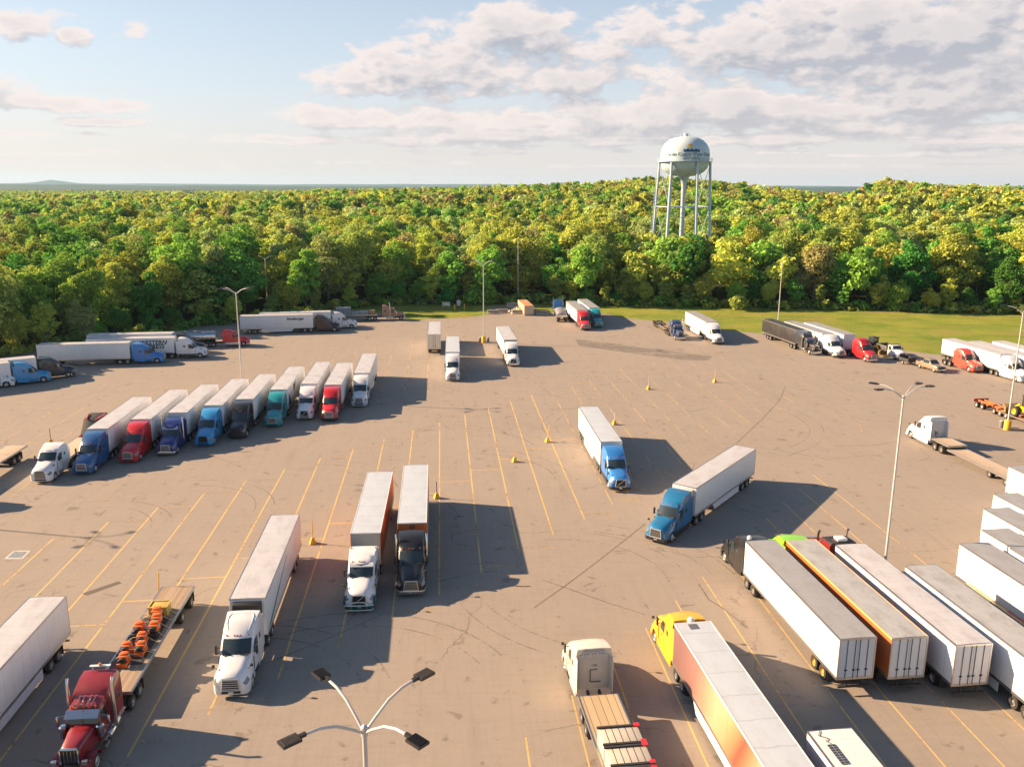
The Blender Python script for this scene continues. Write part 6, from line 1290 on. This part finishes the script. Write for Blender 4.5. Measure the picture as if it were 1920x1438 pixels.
LEAF = {k: leaf_mat('leaves_'+k.replace(' ', '_').replace('-', '_'), c) for k, c in KINDS.items()}
# one shared mixed-species foliage
LEAF_ALL = leaf_mat('leaves_mixed'); BARK = mat('bark', (.22, .18, .135), .9, dirt=.5, scale=2)

def trunk_mesh(seed, h, sparse):
    """unit tree of height h: trunk and limbs reaching into the crown"""
    r = random.Random(seed); mb = MB(); pts = [(0, 0, -.3)]; x = y = 0
    for i in range(1, 7):
        x += r.uniform(-.18, .18); y += r.uniform(-.18, .18); pts.append((x, y, h*.80*i/6))
    mb.tube(pts, [.26, .24, .21, .17, .13, .09, .04], 7)
    for i in range(16 if sparse else 9):
        k = r.randint(1, 5); b = Vector(pts[k]); a = r.uniform(0, 6.28); ln = r.uniform(1.6, 3.4)*(1.1-k*.08); up = r.uniform(.5, 1.3)
        mid = b + Vector((math.cos(a)*ln*.5, math.sin(a)*ln*.5, ln*.35*up)); end = b + Vector((math.cos(a)*ln, math.sin(a)*ln, ln*up))
        mb.tube([b, mid, end], [.10, .07, .025], 5)
    return mb.mesh('trunk', smooth=60)
H0 = 16.0                                                                   # height of the model trees
MODELS = []
for i in range(9):
    sparse = i in (6, 7)
    rx = [4.6, 5.5, 4.1, 5.1, 3.7, 5.9, 4.4, 5.1, 4.0][i]; rz = [7.2, 6.9, 7.5, 6.6, 7.6, 6.8, 7.0, 6.8, 7.2][i]
    q = crown_cloud(100+i, 3600 if sparse else 6600, .50, rx, rz, 44 + 3*i, (.17, .33)); q[..., 2] += H0 - rz*1.03
    MODELS.append((quads_mesh('crown', q), trunk_mesh(200+i, H0, sparse)))
for i in range(3):                                                          # bushes
    q = crown_cloud(300+i, 1500, .5, 2.6, 1.9, 14); q[..., 2] += 1.6; MODELS.append((quads_mesh('crown', q), None))

def jgrid(x0, x1, y0, y1, s, seed, jit=.42):
    r = np.random.default_rng(seed); gx, gy = np.meshgrid(np.arange(x0, x1, s), np.arange(y0, y1, s))
    gx = gx + (np.arange(gx.shape[0])[:, None] % 2)*s/2; p = np.stack([gx.ravel(), gy.ravel()], 1) + r.uniform(-jit*s, jit*s, (gx.size, 2)); return p
def kind_for(x, y):
    """species mix drifts over the ground: greens on the left and near, gold and amber to the right and far"""
    d = math.hypot(x, y); t = np.clip((960 + 1604*x/max(y, 1))/1920, 0, 1); far = np.clip((d-260)/450, 0, 1)
    f1 = math.sin(x*.021+1.3)*math.sin(y*.017+.4) + .6*math.sin(x*.05+y*.031); f2 = math.sin(x*.013-y*.02+2.) + .5*math.sin(x*.06-y*.045+1)
    w = np.array([1.0-.5*t*far+.5*f1, 1.35-.5*t+.5*f1, 1.3+.3*f1, 1.9+.5*t-.3*f1, .25+1.0*t*(.3+far)-.3*f2, 1.9-.2*f1, .05+1.5*t*far+.35*far-.2*f2, .10+.10*f2, 1.0-.3*t+.4*f2, .45+.35*far+.4*f2])
    w[6] *= .6*(.35+.65*t); w[9] *= .7; w[7] *= .55; w[3] *= 1.25; w[0] *= .8; w = np.maximum(w, .06); return w
cand = jgrid(-260, 280, 40, 430, 9.0, 21)
sel = []
for x, y in cand:
    e = float(edge_y(x)); dpt = y - e
    if dpt < 1.0 or math.hypot(x-TX, y-TY) < 12: continue
    g0 = float(ground_h(x, y)); h = rng.uniform(12.5, 20.5) + min(dpt, 40)*.05 + (1.0 if x > 20 else 0)
    if rng.random() < .14 and dpt > 4: h = min(h*1.22, 24.0)
    if x < -85: h *= .95
    if dpt < 5: h *= rng.uniform(.78, .98)
    px, py = to_px(x, y, g0+h*.6) if y > 30 else (-999, 0)
    if px > 1990 or x < -230: continue
    if TX-27 < x < TX+18 and TY-45 < y < TY+6: h = rng.uniform(6.0, 8.0)
    elif TX-27 < x < TX+18 and y < TY-45: h = rng.uniform(11.0, 13.5)
    sel.append([x, y, g0, h, dpt, px if px > -70 else -999, math.hypot(x, y)])
for x in np.arange(-118, 205, 5.6):                                       # saplings and low trees in front of the tall ones
    x = x + rng.uniform(-2, 2); y = float(edge_y(x)) + rng.uniform(-.6, 2.4); h = rng.uniform(5.5, 10.5); px, py = to_px(x, y, h*.5)
    if -70 < px < 1990 and not (880 < px < 1010): sel.append([x, y, 0.0, h, 0.5, px, math.hypot(x, y)*.5])
sel.sort(key=lambda s_: s_[3]/s_[6]*(1.0 if s_[4] < 14 else .93 if s_[4] < 28 else .85), reverse=True)
seen = [s_ for s_ in sel if s_[5] > -900]; near = seen[:292]; rest = seen[292:] + [s_ for s_ in sel if s_[5] < -900]
MARKS = [(-40, 'at the left edge'), (60, 'behind the sky blue mural truck'), (180, 'behind the long white trailer'), (290, 'behind the WESTERN EXPRESS truck'), (390, 'behind the silver tanker'), (520, 'behind the Strasburger trailer'), (640, 'behind the steel bundles'),
         (745, 'behind the tan truck'), (850, 'behind the notice board'), (925, 'behind the gravel pad'), (995, 'behind the rusty container'), (1080, 'behind the red and teal trucks'), (1180, 'left of the water tower'), (1275, 'in front of the water tower'), (1370, 'right of the water tower'), (1460, 'behind the bare lamp post'),
         (1560, 'behind the black trailer group'), (1660, 'behind the yellow loader'), (1760, 'behind the right-hand lawn'), (1860, 'behind the trailers at the right edge'), (1950, 'at the right edge')]
ORD = ['', 'second ', 'third ', 'fourth ', 'fifth ', 'sixth ', 'seventh ', 'eighth ', 'ninth ', 'tenth ', 'eleventh ', 'twelfth ']
labs = {}; trees = []
for (x, y, g0, h, dpt, px, dist) in sorted(near, key=lambda s_: s_[5]):
    w = kind_for(x, y); kd = KN[int(rng.choice(len(KN), p=w/w.sum()))]
    rowt = 'front' if dpt == .5 else 'edge' if dpt < 7 else 'inner' if dpt < 20 else 'deep'
    mk = min(MARKS, key=lambda m_: abs(m_[0]-px))[1]
    key = (kd, rowt, mk); labs[key] = labs.get(key, 0) + 1; trees.append((x, y, g0, h, dpt, kd, rowt, mk, labs[key]))
for (x, y, g0, h, dpt, kd, rowt, mk, k) in trees:
    tot = labs[(kd, rowt, mk)]
    where = {'front': 'fronting the woods', 'edge': 'at the forest edge', 'inner': 'just inside the forest', 'deep': 'deeper in the forest'}[rowt]
    od = '' if tot == 1 else ('leftmost ' if k == 1 else 'rightmost ' if k == tot else ORD[k-1].strip()+'-from-left ')
    lab = '%s%s %s %s %s' % (od, kd, 'sapling' if rowt == 'front' else 'tree', where, mk)
    i = int(rng.integers(6)) if kd not in ('brownish', 'rust', 'pale sage', 'amber') else int(rng.choice([2, 6, 7, 8])); s = h/H0
    t = thing('broadleaf_tree', lab, 'tree', (x, y, g0), rng.uniform(0, 6.28), 'trees of the forest edge'); 
    t.scale = (s*rng.uniform(.92, 1.18), s*rng.uniform(.92, 1.18), s)
    obj('crown', MODELS[i][0], LEAF[kd], t); obj('trunk', MODELS[i][1], BARK, t)
# bushes and young trees that close the gaps under the edge
bl = {}
bush = []
for px, py, sc, kd in ((880, 571, 1.7, 'fresh green'), (915, 573, 1.4, 'fresh green'), (838, 572, 1.3, 'deep green'), (1245, 575, 1.3, 'mid green'), (1165, 573, 1.2, 'deep green'), (1105, 570, 1.2, 'fresh green'), (1385, 584, 1.2, 'olive'), (60, 655, 1.4, 'yellow-green'), (160, 640, 1.4, 'fresh green'), (270, 628, 1.2, 'deep green')):
    p = at(px, py); mk = min(MARKS, key=lambda m_: abs(m_[0]-px))[1]; key = (kd, mk); bl[key] = bl.get(key, 0)+1
    lab = '%slow %s bush at the tree foot %s' % ('' if bl[key] == 1 else 'second ', kd, mk)
    t = thing('bush', lab, 'bush', (p.x, p.y+2.5, 0), rng.uniform(0, 6.28), 'bushes at the foot of the trees'); t.scale = (sc, sc, sc)
    obj('crown', MODELS[9+int(rng.integers(3))][0], LEAF[kd], t); 
    obj('stem', cached('stem', lambda: MB().tube([(0, 0, -.1), (.1, .1, 1.2), (.4, .1, 2.2)], [.08, .06, .03], 5).tube([(0, 0, 0), (-.4, .2, 1.4)], [.06, .02], 5).mesh('s')), BARK, t)

# the woods beyond: one mass
def scatter_mass(name, pts, hs, templates, seed, mul=1.0, cols=None):
    r = np.random.default_rng(seed); Q = []; T = []
    for j, tq in enumerate(templates):
        idx = np.nonzero(r.integers(len(templates), size=len(pts)) == j)[0] if False else np.arange(len(pts))[j::len(templates)]
        if not len(idx): continue
        a = r.uniform(0, 6.28, len(idx)); c, s = np.cos(a), np.sin(a); sc = hs[idx]/H0*mul; wd = sc*r.uniform(.9, 1.25, len(idx))
        x = tq[None, :, :, 0]*c[:, None, None] - tq[None, :, :, 1]*s[:, None, None]; y = tq[None, :, :, 0]*s[:, None, None] + tq[None, :, :, 1]*c[:, None, None]
        q = np.stack([x*wd[:, None, None] + pts[idx, 0][:, None, None], y*wd[:, None, None] + pts[idx, 1][:, None, None], tq[None, :, :, 2]*sc[:, None, None] + pts[idx, 2][:, None, None]], -1)
        Q.append(q.reshape(-1, 4, 3).astype(np.float32)); T.append(np.repeat(cols[idx], len(tq), 0))
    return np.concatenate(Q), np.concatenate(T)
KC = np.array([KINDS[k] for k in KN])
def cols_for(pts, seed):
    r = np.random.default_rng(seed); out = np.zeros((len(pts), 3))
    for i, (x, y, z) in enumerate(pts):
        w = kind_for(x, y); c = KC[r.choice(len(KN), p=w/w.sum())]
        out[i] = c*r.uniform(.75, 1.35)
    return out
def templ(n, leaf, k, seed, lobes=16):
    out = []
    for i in range(k):
        rx = 4.1 + 1.9*((i*7) % 5)/5; rz = 6.4 + 1.2*((i*3) % 4)/4; q = crown_cloud(seed+i, n, leaf, rx, rz, lobes); q[..., 2] += H0 - rz; out.append(q)
    return out
def fan(y0, y1, s, seed, half=.70):
    p = jgrid(-y1*half, y1*half, y0, y1, s, seed); d = np.hypot(p[:, 0], p[:, 1]); keep = (d > y0) & (d < y1) & (np.abs(np.arctan2(p[:, 0], p[:, 1])) < R(37)) & (p[:, 1] > edge_y(p[:, 0]) + 2)
    return p[keep]
parts = []
def band(p, templates, seed, h0, h1, mul=1.0):
    r = np.random.default_rng(seed); z = ground_h(p[:, 0], p[:, 1]); P3 = np.concatenate([p, z[:, None]], 1); hs = r.uniform(h0, h1, len(p)); parts.append(scatter_mass('m', P3, hs, templates, seed, mul, cols_for(P3, seed)))
rp = np.array([[s_[0], s_[1]] for s_ in rest])
if len(rp): band(rp, templ(1600, .9, 5, 500, 30), 1, 14, 19)
maxd = 330
p = fan(300, 520, 9.8, 31); taken = {(round(s_[0]/4), round(s_[1]/4)) for s_ in sel}
p = p[[not (pp[1] < 434 and -262 < pp[0] < 282) and math.hypot(pp[0]-TX, pp[1]-TY) > 12 for pp in p]]
band(p, templ(1100, 1.05, 6, 520, 26), 2, 11, 22)
band(fan(520, 900, 11.0, 32), templ(420, 1.5, 6, 540, 18), 3, 11, 23)
band(fan(900, 1500, 13.0, 33), templ(130, 2.4, 6, 560, 12), 4, 11, 23)
band(fan(1500, 3200, 22, 34), templ(34, 5.0, 5, 580, 7), 5, 15, 21, 1.1)
Q = np.concatenate([a for a, b in parts]); T = np.concatenate([b for a, b in parts])
struct('forest', quads_mesh('forest', Q, T), LEAF_ALL, kind='stuff')
print('forest quads', len(Q), 'candidates', len(sel))
# undergrowth strip of weeds and saplings along the edge
ug = []; ru = np.random.default_rng(77); tq = [crown_cloud(700+i, 130, .55, 1.5, 1.0, 8) for i in range(4)]
xs = np.arange(-135, 190, .9); P3 = np.stack([xs + ru.uniform(-.4, .4, len(xs)), edge_y(xs) + ru.uniform(-.5, 5.0, len(xs)), np.full(len(xs), .7)], 1)
qu, tu = scatter_mass('u', P3, ru.uniform(8, 34, len(xs))**1.0, tq, 9, 1.0, cols_for(P3, 9)*.8); struct('undergrowth', quads_mesh('undergrowth', qu, tu), LEAF_ALL, kind='stuff')
# far blue hills on the horizon
def ridge(name, d, base, amp, a0, a1, seed, bump=None):
    r = random.Random(seed); ph = [r.uniform(0, 6.28) for _ in range(5)]; mb = MB(); n = 160; vs = []
    for i in range(n+1):
        a = R(a0 + (a1-a0)*i/n); hh = base + amp*sum(math.sin(a*f*9+ph[j])/(j+1.5) for j, f in enumerate((1, 2.3, 4.1, 7.7, 13))) + (bump[1]*math.exp(-((math.degrees(a)-bump[0])/bump[2])**2) if bump else 0)
        for (rad, z) in ((d-d*.12, -40), (d, hh), (d+d*.12, -40)): vs.append((rad*math.sin(a), rad*math.cos(a), z))
    fs = [(i*3+j, (i+1)*3+j, (i+1)*3+j+1, i*3+j+1) for i in range(n) for j in range(2)]
    struct(name, mb.add(vs, fs).mesh(name), HILLM)
HILLM = mat('far_woods', (.045, .085, .065), .95, dirt=.3, dirt_col=(.07, .09, .05), scale=.004, spec=.05)
ridge('far_hills', 4200, -2, 5, -60, 60, 1); ridge('far_hills', 8000, 10, 7, -60, 60, 2); ridge('far_hills', 15000, 22, 7, -60, 60, 3, bump=(-27.6, 55, .8))

# ------------------------------------------------------------------ air: thin haze over the whole place
hz = MB().box(-17500, 17500, -600, 17500, -60, 160).mesh('haze', smooth=0)
hm = bpy.data.materials.new('haze_air'); hm.use_nodes = True; hm.node_tree.nodes.clear(); g = NG(hm.node_tree)
pv = g.n('ShaderNodeVolumePrincipled'); pv.inputs['Color'].default_value = (.45, .72, 1.0, 1); pv.inputs['Density'].default_value = .000035; pv.inputs['Anisotropy'].default_value = .2
ho = g.n('ShaderNodeOutputMaterial'); hm.node_tree.links.new(pv.outputs[0], ho.inputs['Volume'])
struct('haze', hz, hm, kind='stuff')
scn.cycles.volume_bounces = 1
